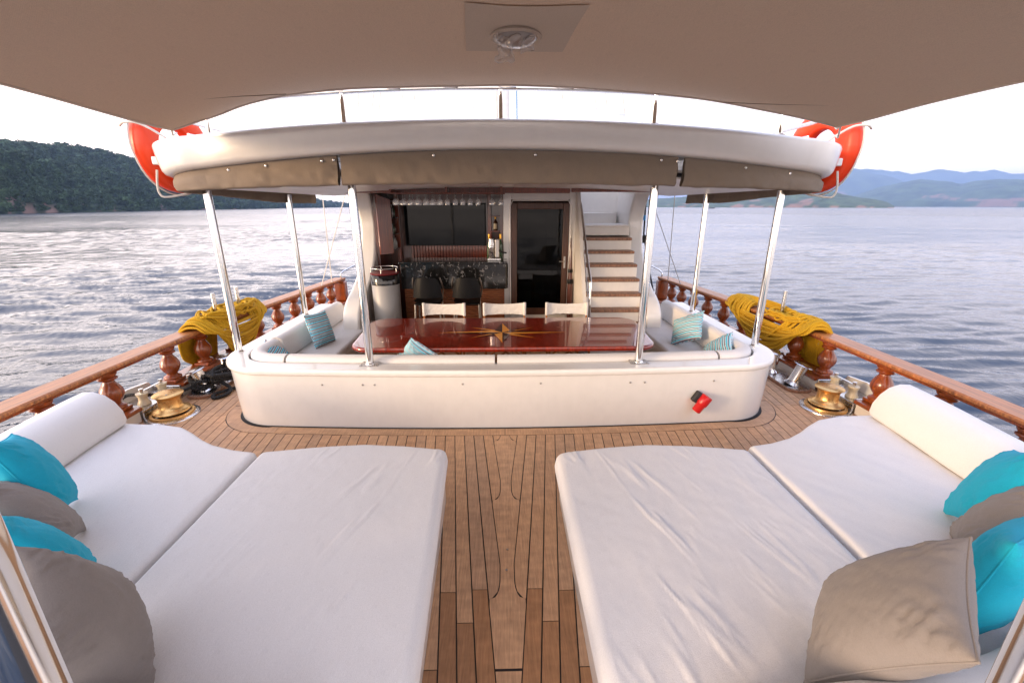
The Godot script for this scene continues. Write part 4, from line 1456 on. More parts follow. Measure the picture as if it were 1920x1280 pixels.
func build_bar() -> void:
	var rec := MB.new()
	rec.box(Vector3(-1.05, 1.25, -8.34), Vector3(2.25, 2.5, 0.06), 0.0)
	rec.box(Vector3(-2.12, 1.25, -7.9), Vector3(0.05, 2.5, 0.85), 0.0)
	rec.box(Vector3(-0.02, 1.25, -7.92), Vector3(0.05, 2.5, 0.80), 0.0)
	rec.box(Vector3(-1.05, 2.42, -7.7), Vector3(2.1, 0.05, 1.25), 0.0)
	struct("bar_wall", rec, M.dark_wood, "dark panelled walls of the bar recess", "wall")
	# slatted panel under the screen
	var pt := thing("wall_panelling", "red slatted mahogany panelling below the bar television", "panelling")
	for i in 26:
		var b := MB.new()
		b.box(Vector3(-1.70 + i * 0.055, 1.36, -8.29), Vector3(0.048, 0.36, 0.03), 0.005)
		part(pt, "slat", b, M.red_wood)
	# tall mahogany uprights beside the television
	var tv := thing("television", "large switched-off television on the bar wall mirroring the deck", "television", Vector3(0, 0, 0))
	var bz := MB.new()
	bz.box(Vector3(-1.06, 1.87, -8.27), Vector3(1.50, 0.76, 0.05), 0.006)
	var tvh := part(tv, "housing", bz, M.black)
	var sc := MB.new()
	sc.box(Vector3(-1.06, 1.875, -8.238), Vector3(1.46, 0.71, 0.008), 0.0)
	part(tvh, "screen", sc, M.screen)
	for e in [[-1.93, "left"], [-0.24, "right"]]:
		var b := MB.new()
		b.box(Vector3(e[0], 1.70, -8.24), Vector3(0.07, 1.45, 0.10), 0.008)
		solo("upright", b, M.red_wood, "mahogany upright on the %s of the bar television" % e[1], "post")
	# counter
	var c := thing("bar_counter", "bar counter faced in black white-veined marble over a woven wooden front", "bar")
	var top := MB.new()
	top.box(Vector3(-0.80, 1.33, -7.25), Vector3(1.74, 0.035, 0.62), 0.008)
	top.box(Vector3(-0.80, 1.11, -7.0), Vector3(1.70, 0.41, 0.06), 0.008)
	top.lathe([Vector2(0.0, 0.905), Vector2(0.10, 0.905), Vector2(0.10, 1.315), Vector2(0.0, 1.315)], 24, Transform3D(Basis.IDENTITY, Vector3(-0.02, 0, -7.07)))
	part(c, "marble_top", top, M.marble)
	var back := MB.new()
	back.box(Vector3(-0.81, 0.45, -7.14), Vector3(1.66, 0.90, 0.06), 0.004)
	part(c, "front_board", back, M.red_wood)
	# woven front: horizontal canes
	for i in 24:
		var cane := MB.new()
		var pts := []
		for k in 42: pts.append(Vector3(-1.63 + 1.64 * k / 41.0, 0.03 + i * 0.0365, -7.098 + 0.007 * sin(k * 1.55 + i * PI)))
		cane.tube(pts, 0.0175, 6)
		part(c, "cane", cane, M.wicker)
	# tap pump and small things on the counter
	var fz := thing("coffee_machine", "silver coffee machine with gold capped bottles on the bar", "coffee machine", Vector3(-0.14, 1.348, -7.2))
	var fb := MB.new()
	fb.box(Vector3(0, 0.02, 0), Vector3(0.22, 0.04, 0.2), 0.01)
	fb.lathe([Vector2(0.05, 0.0405), Vector2(0.055, 0.05), Vector2(0.048, 0.19), Vector2(0.058, 0.21), Vector2(0.052, 0.23), Vector2(0.06, 0.235), Vector2(0.045, 0.34), Vector2(0.0, 0.345)], 20, Transform3D(Basis.IDENTITY, Vector3(-0.05, 0, 0)))
	part(fz, "boiler", fb, M.steel)
	var fc := MB.new()
	fc.box(Vector3(0.045, 0.19, 0.0), Vector3(0.075, 0.30, 0.09), 0.012)
	part(fz, "column", fc, M.steel_dull)
	var fd := MB.new()
	fd.tube([Vector3(0.08, 0.16, 0.03), Vector3(0.13, 0.13, 0.05), Vector3(0.20, 0.12, 0.06)], 0.012, 8)
	part(fz, "handle", fd, M.black)
	for e in [[-0.09, 0.0], [0.10, -0.04]]:
		var bt := thing("bottle", "dark bottle with gold foil neck behind the %s of the coffee machine" % ("left" if e[0] < 0.0 else "right"), "bottle", Vector3(-0.14 + e[0], 1.348, -7.36))
		var bb := MB.new()
		bb.lathe(bottle_prof(0.40, 0.038), 16)
		var btb := part(bt, "body", bb, M.bottle_green)
		var cp := MB.new()
		cp.lathe([Vector2(0.0165, 0.33), Vector2(0.0175, 0.335), Vector2(0.0175, 0.405), Vector2(0.0, 0.407)], 14)
		part(btb, "foil", cp, M.gold)
	# short bottle shelf between television and door
	for e in [[2.02, "upper"], [1.76, "lower"]]:
		var b := MB.new()
		b.box(Vector3(-0.13, e[0], -8.17), Vector3(0.20, 0.02, 0.26), 0.003)
		solo("wall_shelf", b, M.red_wood, "%s small wooden shelf right of the bar television" % e[1], "shelf")
	var lb := thing("bottle", "brown bottle with cream label on the shelf right of the television", "bottle", Vector3(-0.13, 1.7705, -8.14))
	var lb1 := MB.new()
	lb1.lathe(bottle_prof(0.24, 0.036), 16)
	var lbb := part(lb, "body", lb1, M.bottle_brown)
	var lb2 := MB.new()
	lb2.lathe([Vector2(0.0365, 0.03), Vector2(0.037, 0.032), Vector2(0.037, 0.12), Vector2(0.0365, 0.122)], 16)
	part(lbb, "label", lb2, M.label_cream)
	var lb3 := MB.new()
	lb3.lathe([Vector2(0.0155, 0.20), Vector2(0.0165, 0.202), Vector2(0.0165, 0.245), Vector2(0.0, 0.246)], 12)
	part(lbb, "cap", lb3, M.gold)
	# wall cabinet with open bottle shelves on the port side
	var cab := thing("wall_cabinet", "mahogany bottle cabinet with an open red door at the bar", "cabinet")
	var cd := MB.new()
	cd.extrude([Vector3(-2.08, 1.42, -7.42), Vector3(-1.90, 1.42, -7.60), Vector3(-1.90, 2.30, -7.60), Vector3(-2.08, 2.38, -7.42)], Vector3(0.02, 0, 0.02))
	part(cab, "door", cd, M.red_wood)
	for y: float in [1.46, 1.72, 2.0, 2.28]:
		var b := MB.new()
		b.box(Vector3(-2.0, y, -7.95), Vector3(0.19, 0.02, 0.68), 0.003)
		part(cab, "shelf", b, M.dark_wood)
	var br := RandomNumberGenerator.new()
	br.seed = 8
	for y: float in [1.4705, 1.7305, 2.0105]:
		for k in 5:
			var m: Material = [M.bottle_clear, M.bottle_brown, M.bottle_green, M.bottle_clear][br.randi() % 4]
			var b := MB.new()
			b.lathe(bottle_prof(br.randf_range(0.17, 0.235), br.randf_range(0.026, 0.034)), 12, Transform3D(Basis.IDENTITY, Vector3(-1.98, y, -7.68 - k * 0.125)))
			solo("bottle", b, m, "small bottle standing in a row in the bar wall cabinet", "bottle", "bottles in the wall cabinet")
	# hanging wine glasses on a rack
	var rack := thing("glass_rack", "wooden rack under the ceiling holding upturned wine glasses", "rack")
	for i in 4:
		var b := MB.new()
		b.box(Vector3(-0.80, 2.372, -6.42 - i * 0.085), Vector3(1.66, 0.016, 0.03), 0.003)
		part(rack, "rail", b, M.red_wood)
	var sup := MB.new()
	for x: float in [-1.58, -0.8, -0.02]: sup.box(Vector3(x, 2.420, -6.55), Vector3(0.03, 0.078, 0.30), 0.003)
	part(rack, "bracket", sup, M.red_wood)
	var g := MB.new()
	g.lathe([Vector2(0.0, 0.0), Vector2(0.032, 0.0), Vector2(0.032, -0.003), Vector2(0.006, -0.008), Vector2(0.0035, -0.02), Vector2(0.0035, -0.075), Vector2(0.012, -0.085), Vector2(0.034, -0.11), Vector2(0.040, -0.135), Vector2(0.036, -0.172), Vector2(0.0345, -0.172), Vector2(0.038, -0.135), Vector2(0.032, -0.112), Vector2(0.0, -0.092)], 18)
	var gm := g.mesh()
	var gxs := [-1.53, -1.425, -1.32, -1.215, -1.11, -1.005, -0.90, -0.79, -0.68, -0.57, -0.46, -0.355, -0.15, -0.03]
	for i in gxs.size():
		for row in 2:
			if row == 1 and i > 6: continue
			var o := solo("wine_glass", gm, M.glass, "clear wine glass hanging upside down from the ceiling rack", "glass", "wine glasses on the rack")
			o.position = Vector3(gxs[i] + br.randf_range(-0.008, 0.008), 2.384, -6.4625 - row * 0.17)
	# waste bin / fridge drum beside the bar
	var bin := thing("drum_bin", "tall pale cylinder bin with a black top and red tray beside the bar", "bin", Vector3(-1.84, 0.022, -6.72))
	var bb2 := MB.new()
	bb2.lathe([Vector2(0.0, 0.0), Vector2(0.205, 0.0), Vector2(0.21, 0.01), Vector2(0.21, 1.02), Vector2(0.20, 1.03)], 40)
	part(bin, "drum", bb2, M.grey_can)
	var bl := MB.new()
	bl.lathe([Vector2(0.205, 1.02), Vector2(0.216, 1.022), Vector2(0.216, 1.165), Vector2(0.205, 1.175)], 40)
	part(bin, "lid_band", bl, M.black_gloss)
	var btray := MB.new()
	btray.lathe([Vector2(0.214, 1.176), Vector2(0.218, 1.180), Vector2(0.218, 1.197), Vector2(0.205, 1.20), Vector2(0.0, 1.20)], 40)
	part(bin, "tray", btray, mat(lin(0.14, 0.01, 0.014), 0.4))
	var brl := MB.new()
	var ring := []
	for k in 25:
		var a := PI * 0.05 + PI * 1.9 * k / 24.0
		ring.append(Vector3(cos(a) * 0.20, 1.27, sin(a) * 0.20))
	brl.tube(ring, 0.006, 8)
	for a: float in [0.3, 1.6, 2.9, 4.2, 5.6]: brl.tube([Vector3(cos(a) * 0.20, 1.20, sin(a) * 0.20), Vector3(cos(a) * 0.20, 1.27, sin(a) * 0.20)], 0.005, 6)
	part(bin, "tray_rail", brl, M.chrome)
	# two bar stools
	for k in 2:
		var x: float = [-1.16, -0.56][k]
		bar_stool(x, "black bar stool standing %s" % ["nearer the pale drum bin" if k == 0 else "nearer the cabin door"])

func bar_stool(x: float, label: String) -> void:
	var t := thing("bar_stool", label, "stool", Vector3(x, 0.022, -6.62), "black bar stools")
	var seat := MB.new()
	seat.grid(14, 10, func(i: int, j: int):
		var u := i / 14.0 * 2.0 - 1.0
		var v := j / 10.0 * 2.0 - 1.0
		return Vector3(u * 0.20, 0.765 + 0.035 * pow(absf(u), 3.0), v * 0.19), Vector2.ONE, Vector3.UP)
	seat.box(Vector3(0, 0.745, 0), Vector3(0.39, 0.03, 0.37), 0.01)
	part(t, "seat", seat, M.black)
	var bk := MB.new()
	for side in [1.0, -1.0]:
		bk.grid(16, 8, func(i: int, j: int):
			var u := i / 16.0 * 2.0 - 1.0
			var v := j / 8.0
			var bend := 0.20 - 0.10 * u * u
			var top := 1.155 - 0.015 * u * u - 0.10 * maxf(0.0, absf(u) - 0.72) / 0.28
			return Vector3(u * (0.225 - 0.03 * v), lerpf(0.84, top, v), bend + 0.02 * v + 0.008 * side), Vector2.ONE, Vector3(0, 0, side))
	part(t, "backrest", bk, M.black)
	for s: float in [-1.0, 1.0]:
		for q: float in [-1.0, 1.0]:
			var lg := MB.new()
			lg.tube([Vector3(s * 0.185, 0.74, q * 0.17), Vector3(s * 0.215, 0.0, q * 0.205)], 0.014, 8)
			part(t, "leg", lg, M.steel_dull)
		var arm := MB.new()
		arm.tube(smooth_path([Vector3(s * 0.19, 0.76, -0.10), Vector3(s * 0.225, 0.93, -0.03), Vector3(s * 0.225, 1.03, 0.08), Vector3(s * 0.20, 1.145, 0.13)], 5), 0.012, 8)
		part(t, "arm_frame", arm, M.steel_dull)
	var fr := MB.new()
	fr.tube([Vector3(-0.204, 0.28, 0.195), Vector3(0.204, 0.28, 0.195)], 0.011, 8)
	fr.tube([Vector3(-0.204, 0.28, -0.195), Vector3(0.204, 0.28, -0.195)], 0.011, 8)
	part(t, "foot_rest", fr, M.steel_dull)

# ---------------------------------------------------------------- stairs
func build_stairs() -> void:
	var t := thing("stairway", "white steep stairway with brown wooden treads climbing to the flybridge", "stairs")
	var tops := [0.30, 0.50, 0.70, 0.914, 1.113, 1.317, 1.504, 1.70]
	var ds := [6.02, 6.17, 6.32, 6.46, 6.64, 6.82, 7.02, 7.22]
	for i in tops.size():
		var x0: float = 1.27
		var x1: float = 2.145
		var ri := MB.new()
		var yb: float = 0.02 if i == 0 else tops[i - 1]
		ri.box(Vector3((x0 + x1) * 0.5, (yb + tops[i] - 0.045) * 0.5, -(ds[i] + 0.05)), Vector3(x1 - x0, tops[i] - 0.045 - yb, 0.03), 0.002)
		part(t, "riser", ri, M.paint)
		var tr := MB.new()
		tr.box(Vector3((x0 + x1) * 0.5 - 0.005, tops[i] - 0.022, -(ds[i] + 0.115)), Vector3(x1 - x0 - 0.012, 0.044, 0.25), 0.008)
		part(t, "tread", tr, M.tread)
	var top := MB.new()
	top.box(Vector3(1.71, 1.79, -7.46), Vector3(0.87, 0.13, 0.03), 0.004)
	top.box(Vector3(1.71, 1.875, -7.95), Vector3(0.87, 0.04, 1.02), 0.012)
	part(t, "landing", top, M.paint)
	# upper winding steps behind the landing, and the curved wall
	var wd := MB.new()
	wd.extrude([Vector3(1.27, 1.896, -7.95), Vector3(2.1, 1.896, -8.2), Vector3(2.1, 1.896, -9.2), Vector3(1.27, 1.896, -9.2)], Vector3(0, 0.18, 0))
	part(t, "winder", wd, M.paint)
	var back := MB.new()
	back.grid(20, 4, func(i: int, j: int):
		var a := PI / 2.0 * i / 20.0
		return Vector3(2.149 - 0.9 * (1.0 - sin(a)), lerpf(0.0, 2.80, j / 4.0), -(8.35 + 0.45 * (1.0 - cos(a)) * -1.0 + 0.45)), Vector2.ONE, Vector3(0, 0, 1))
	struct("stairwell_wall", back, M.paint, "cream curved wall at the top of the stairway", "wall")
	var sd := MB.new()
	# sloping stringer on the inboard side
	sd.extrude([Vector3(1.215, 0.0, -6.30), Vector3(1.215, 0.62, -6.30), Vector3(1.215, 0.92, -6.48), Vector3(1.215, 2.48, -7.40), Vector3(1.215, 2.48, -7.56), Vector3(1.215, 0.0, -7.40)], Vector3(0.055, 0, 0))
	part(t, "stringer", sd, M.paint)
	var hr := MB.new()
	hr.tube(smooth_path([Vector3(1.29, 0.60, -6.24), Vector3(1.29, 1.05, -6.26), Vector3(1.29, 1.18, -6.32), Vector3(1.285, 1.40, -6.55), Vector3(1.28, 1.85, -6.95), Vector3(1.27, 2.24, -7.28), Vector3(1.24, 2.27, -7.36)], 6), 0.019, 10)
	part(t, "hand_rail", hr, M.chrome)
	var hr2 := MB.new()
	hr2.tube([Vector3(1.285, 0.72, -6.25), Vector3(1.275, 1.0, -6.42), Vector3(1.265, 2.05, -7.28)], 0.009, 8)
	part(t, "lower_rail", hr2, M.chrome)

# ---------------------------------------------------------------- poles
func build_poles() -> void:
	var list := [[-2.945, 4.58, 0.662, "at the port aft corner beside the yellow rope", false], [2.90, 4.66, 0.662, "at the starboard aft corner beside the yellow rope", false], [-1.37, 4.14, 0.668, "on the aft rim left of the dining table", true], [1.385, 4.14, 0.668, "on the aft rim right of the dining table", true], [-2.945, 6.28, 0.662, "halfway along the port settee rim", false], [2.90, 6.36, 0.662, "halfway along the starboard settee rim", false]]
	for e in list:
		var x: float = e[0]
		var t := thing("roof_pole", "polished steel roof pole %s" % e[3], "pole", Vector3(x, 0, -e[1]), "polished roof poles")
		var top := 2.475 - 0.0145 * x * x
		var b := MB.new()
		b.tube([Vector3(0, e[2], 0), Vector3(0, top, 0)], 0.038, 24)
		part(t, "shaft", b, M.chrome)
		var f := MB.new()
		if e[4]:
			f.box(Vector3(0, 0.6645, 0.0), Vector3(0.19, 0.006, 0.14), 0.002)
			var bp := part(t, "base_plate", f, M.steel)
			for q in [Vector2(-0.075, -0.05), Vector2(0.075, -0.05), Vector2(-0.075, 0.05), Vector2(0.075, 0.05)]:
				var sc := MB.new()
				sc.lathe([Vector2(0.009, 0.6676), Vector2(0.007, 0.671), Vector2(0.0, 0.672)], 10, Transform3D(Basis.IDENTITY, Vector3(q.x, 0, q.y)))
				part(bp, "screw", sc, M.steel_dull)
			var col := MB.new()
			col.lathe([Vector2(0.048, 0.6676), Vector2(0.048, 0.674), Vector2(0.0385, 0.682)], 24)
			part(t, "collar", col, M.chrome)
		else:
			f.lathe([Vector2(0.050, 0.6615), Vector2(0.050, 0.668), Vector2(0.0385, 0.678)], 24)
			part(t, "collar", f, M.chrome)
	# two handrail posts of the stern gate close to the viewer
	for e in [[-0.445, 0.28, "port"], [0.452, 0.26, "starboard"]]:
		var t := thing("gate_post", "polished steel gate post at the %s side of the stern passage" % e[2], "post", Vector3(e[0], 0, -e[1]), "stern gate posts")
		var b := MB.new()
		b.tube([Vector3(0, 0, 0), Vector3(0, 2.12, 0)], 0.026, 32)
		part(t, "shaft", b, M.chrome)
		var f := MB.new()
		f.lathe([Vector2(0.06, 0.0), Vector2(0.06, 0.01), Vector2(0.031, 0.02)], 24)
		part(t, "foot", f, M.steel)

# ---------------------------------------------------------------- awning
func awning_y(x: float, d: float) -> float:
	var a := clampf(absf(x) / (2.5 if x < 0.0 else 2.62), 0.0, 1.1)
	var mid := lerp_table([[-3.0, 3.02], [-0.5, 3.10], [1.0, 3.13], [2.6, 3.09], [3.6, 3.012]], d)
	var edge := 2.76 if x < 0.0 else lerpf(2.765, 2.805, smoothf(1.5, 3.6, d))
	return lerpf(edge, mid, 1.0 - pow(a, lerpf(2.2, 5.0 if x < 0.0 else 2.6, smoothf(2.0, 3.6, d))))

func awning_far(x: float) -> float:
	# laced to the roof rail in the middle, drawn out to the two corners
	return lerp_table([[-2.52, 3.62], [-2.40, 3.68], [-2.2, 3.74], [-1.9, 3.68], [-1.2, 3.56], [0.0, 3.48], [1.2, 3.55], [1.9, 3.62], [2.64, 3.66]], x)

func build_awning() -> void:
	var t := thing("awning", "taut beige canvas awning stretched above the aft deck", "awning")
	var b := MB.new()
	var an := noise(0.8, 3, 401)
	for lay in 2:
		b.grid(80, 60, func(i: int, j: int):
			var u := i / 80.0
			var v := j / 60.0
			var x := lerpf(-2.50, 2.62, u)
			# side edges pulled in slightly between the corners
			var d0 := -0.45
			var far := awning_far(x)
			var d := lerpf(d0, far, v)
			var pull := 0.10 * sin(PI * clampf((d + 0.45) / 4.1, 0.0, 1.0))
			var xx := x * (1.0 - pull / 2.5)
			var y := awning_y(x, d) + an.get_noise_2d(x * 0.5, d * 0.5) * 0.02
			# the far edge dips to each corner
			var c := smoothf(2.7, 3.66, d) * smoothf(1.7, 2.5, absf(x))
			y -= 0.012 * c
			return Vector3(xx, y + (0.002 if lay == 0 else 0.0), -d), Vector2(5, 5), Vector3.UP if lay == 0 else Vector3.DOWN)
	part(t, "canvas", b, M.canvas)
	# hem: a doubled band along the far and side edges
	var hem := MB.new()
	for e in 3:
		var pts := []
		for k in 61:
			var v := k / 60.0
			var x := 0.0
			var d := 0.0
			if e == 0:
				x = lerpf(-2.50, 2.62, v); d = awning_far(x)
			else:
				x = -2.50 if e == 1 else 2.62
				d = lerpf(-0.45, awning_far(x), v)
			var pull := 0.10 * sin(PI * clampf((d + 0.45) / 4.1, 0.0, 1.0))
			var y := awning_y(x, d) + an.get_noise_2d(x * 0.5, d * 0.5) * 0.02 - 0.012 * smoothf(2.7, 3.66, d) * smoothf(1.7, 2.5, absf(x))
			pts.append(Vector3(x * (1.0 - pull / 2.5), y, -d))
		hem.tube(pts, 0.009, 8)
	part(t, "hem", hem, M.hem)
	# stitched panel seam near each corner
	for s: float in [-1.0, 1.0]:
		var cb := MB.new()
		var pts := []
		for k in 20:
			var x: float = s * lerpf(1.6, 2.46, k / 19.0)
			var d: float = lerpf(3.60, 3.10, pow(k / 19.0, 1.5))
			pts.append(Vector3(x, awning_y(x, d) + an.get_noise_2d(x * 0.5, d * 0.5) * 0.02 - 0.012 * smoothf(2.7, 3.66, d) * smoothf(1.7, 2.5, absf(x)) - 0.003, -d))
		cb.tube(pts, 0.0022, 5)
		part(t, "seam", cb, M.canvas_dark)
	# patch and ceiling light in a crumpled clear cover
	var pt := MB.new()
	pt.grid(12, 12, func(i: int, j: int):
		var u := i / 12.0
		var v := j / 12.0
		var x := lerpf(lerpf(-0.185, 0.40, u), lerpf(-0.22, 0.345, u), v)
		var d := lerpf(2.37 + 0.03 * sin(u * PI), 2.90, v)
		return Vector3(x, awning_y(x, d) + an.get_noise_2d(x * 0.5, d * 0.5) * 0.02 - 0.005, -d), Vector2.ONE, Vector3.DOWN)
	part(t, "patch", pt, M.patch)
	var lt := thing("awning_lamp", "round unlit lamp in a crumpled clear cover under the awning patch", "lamp", Vector3(0.065, 3.092, -2.74))
	var rg := MB.new()
	rg.lathe([Vector2(0.125, 0.0), Vector2(0.142, -0.004), Vector2(0.145, -0.016), Vector2(0.132, -0.026), Vector2(0.118, -0.02)], 40)
	part(lt, "ring", rg, M.patch)
	var dm := MB.new()
	dm.lathe([Vector2(0.118, -0.016), Vector2(0.11, -0.030), Vector2(0.08, -0.046), Vector2(0.04, -0.055), Vector2(0.0, -0.057)], 32)
	part(lt, "dome", dm, mat(lin(0.36, 0.31, 0.27), 0.12))
	var cv := MB.new()
	var cn := noise(14.0, 3, 410)
	for e in [[-0.06, 0.13, 0.115], [0.055, 0.075, 0.07]]:
		cv.grid(26, 14, func(i: int, j: int):
			var u := i / 26.0
			var v := j / 14.0
			var x: float = e[0] + (u - 0.5) * e[1] * (1.0 - 0.35 * v)
			var z := 0.10 - 0.05 * v
			var y: float = -0.03 - v * e[2]
			var p := Vector3(x, y, z)
			return p + Vector3(cn.get_noise_2d(x, y), cn.get_noise_2d(x + 3.0, y) * 0.4, cn.get_noise_2d(x, y + 7.0)) * 0.035, Vector2.ONE, Vector3(0, 0, 1))
	part(lt, "cover", cv, M.lamp_cover)

# ---------------------------------------------------------------- dining table and chairs
func build_table_and_chairs() -> void:
	var t := thing("dining_table", "long glossy mahogany dining table with inlaid compass star", "table", Vector3(0, 0.022, -5.13))
	var hw := 1.71
	var hd := 0.65
	var top := slab(func(u: float, v: float): return Vector2(lerpf(-hw, hw, u) * (1.0 + 0.035 * (v - 0.5)), lerpf(-hd, hd, v)), hw * 2.0, hd * 2.0, 0.698, 0.05, 0.02, null, 12, 8)
	# wide rounded corners: rebuild the plan as a plate with a bevel
	var poly := PackedVector2Array()
	for q in 4:
		var sx: float = [1.0, -1.0, -1.0, 1.0][q]
		var sz: float = [1.0, 1.0, -1.0, -1.0][q]
		var rr := 0.22
		for k in 9:
			var a := PI / 2.0 * (q + k / 8.0)
			var w := hw if sz > 0.0 else hw + 0.06
			poly.push_back(Vector2(sx * (w - rr) + rr * cos(a), sz * (hd - rr) + rr * sin(a)))
	var tb := MB.new()
	var rings := [[0.0, 0.645], [0.012, 0.652], [0.018, 0.668], [0.012, 0.686], [0.0, 0.695], [-0.016, 0.698]]
	var np := poly.size()
	tb.grid(np, rings.size() - 1, func(i: int, j: int):
		var p: Vector2 = poly[i % np]
		var dirp := p.normalized()
		return Vector3(p.x + dirp.x * rings[j][0], rings[j][1], p.y + dirp.y * rings[j][0]), Vector2.ONE, Vector3.ZERO)
	for k in tb.v.size():
		var aw := Vector3(tb.v[k].x, 0.0, tb.v[k].z) + Vector3(0, (tb.v[k].y - 0.67) * 40.0, 0)
		if tb.n[k].dot(aw) < 0.0: tb.n[k] = -tb.n[k]
	rewind(tb)
	var inner := PackedVector2Array()
	for p in poly: inner.push_back(p - p.normalized() * 0.016)
	var ptop := MB.new()
	tb.plate(inner, 0.646, 0.698)
	part(t, "table_top", tb, M.table)
	for x: float in [-1.0, 1.0]:
		var lg := MB.new()
		lg.lathe([Vector2(0.22, 0.0), Vector2(0.22, 0.02), Vector2(0.07, 0.06), Vector2(0.055, 0.3), Vector2(0.06, 0.6), Vector2(0.18, 0.644)], 28, Transform3D(Basis.IDENTITY, Vector3(x, 0, 0)))
		part(t, "pedestal", lg, M.steel)
	# compass star: eight points, each a light and a dark half
	var st := Vector3(-0.02, 0.7015, 0.08)
	var tips := []
	for k in 8:
		var a := TAU * k / 8.0
		var rx := 0.80 if k % 4 == 0 else (0.0 if k % 4 == 2 else 0.40)
		var rz := 0.42 if k % 4 == 2 else (0.0 if k % 4 == 0 else 0.235)
		tips.append(Vector3(signf(cos(a)) * rx if absf(cos(a)) > 0.1 else 0.0, 0.0, signf(sin(a)) * rz if absf(sin(a)) > 0.1 else 0.0))
	for pass_n in 2:
		for k in 8:
			if (k % 2 == 0) != (pass_n == 1): continue
			var tip: Vector3 = tips[k]
			var a := TAU * k / 8.0
			var base := 0.135 if k % 2 == 0 else 0.13
			var up := Vector3(0, 0.0015 * pass_n, 0)
			for h in 2:
				var aa := a + (PI / 8.0 if h == 0 else -PI / 8.0) * (2.0 if k % 2 == 0 else 1.0)
				var side := Vector3(cos(aa) * base, 0, sin(aa) * base * 0.8)
				var cc := Vector3.ZERO
				if k % 2 == 1: cc = tip * 0.30
				var m := MB.new()
				var pts := [st + cc + up, st + tip + up, st + side + up]
				m.tri_flat(pts[0], pts[1], pts[2], Vector3.UP)
				var light: bool = (h == 0)
				part(t, "inlay", m, M.inlay_light if light else M.inlay_dark)
	# director's chairs on the far side
	var nm := ["facing the bar stools", "facing the cabin door", "facing the stairway"]
	var xs := [-0.86, 0.015, 0.915]
	var ys := [-0.03, 0.02, -0.02]
	for k in 3:
		director_chair(Vector3(xs[k], 0.022, -6.0), ys[k], "white canvas director's chair tucked behind the table, its back %s" % nm[k])

func director_chair(at: Vector3, turn: float, label: String) -> void:
	var t := thing("director_chair", label, "chair", at, "director's chairs")
	t.rotation.y = turn
	# the sitter faces the table (+z); the back is towards the bow
	for s: float in [-1.0, 1.0]:
		var post := MB.new()
		post.box(Vector3(s * 0.290, 0.70, -0.055), Vector3(0.022, 0.27, 0.024), 0.004)
		part(t, "back_post", post, M.chair_wood)
		var arm := MB.new()
		arm.box(Vector3(s * 0.275, 0.60, 0.20), Vector3(0.05, 0.022, 0.44), 0.006)
		part(t, "arm", arm, M.chair_wood)
		for z: float in [0.0, 0.38]:
			var up := MB.new()
			up.box(Vector3(s * 0.275, 0.32, z), Vector3(0.03, 0.54, 0.03), 0.004)
			part(t, "upright", up, M.chair_wood)
		var ft := MB.new()
		ft.box(Vector3(s * 0.275, 0.0155, 0.19), Vector3(0.035, 0.03, 0.50), 0.004)
		part(t, "foot", ft, M.chair_wood)
	for z: float in [0.03, 0.36]:
		for s: float in [-1.0, 1.0]:
			var leg := MB.new()
			var a := Vector3(-0.27 * s, 0.05, z + 0.008 * s)
			var b := Vector3(0.25 * s, 0.43, z + 0.008 * s)
			leg.tube([a, b], 0.013, 6)
			part(t, "leg", leg, M.chair_wood)
	var seat := MB.new()
	seat.grid(16, 8, func(i: int, j: int):
		var u := i / 16.0 * 2.0 - 1.0
		return Vector3(u * 0.25, 0.415 + 0.03 * u * u, j / 8.0 * 0.40), Vector2.ONE, Vector3.UP)
	part(t, "seat", seat, M.canvas_white)
	var bk := MB.new()
	var bn := noise(5.0, 2, int(at.x * 10.0) + 40)
	for lay in 2:
		bk.grid(24, 8, func(i: int, j: int):
			var u := i / 24.0 * 2.0 - 1.0
			var v := j / 8.0
			var sag := 0.026 * (1.0 - u * u)
			var y := lerpf(0.665 + 0.012 * (1.0 - u * u), 0.850 - sag, v)
			return Vector3(u * 0.305, y, -0.06 - 0.05 * (1.0 - u * u) * 0.6 + bn.get_noise_2d(u, v) * 0.010 + (0.0 if lay == 0 else -0.006)), Vector2.ONE, Vector3(0, 0, 1) if lay == 0 else Vector3(0, 0, -1))
	for s: float in [-1.0, 1.0]:
		bk.tube([Vector3(s * 0.291, 0.664, -0.055), Vector3(s * 0.291, 0.852, -0.055)], 0.021, 10)
	part(t, "back_cloth", bk, M.canvas_white)

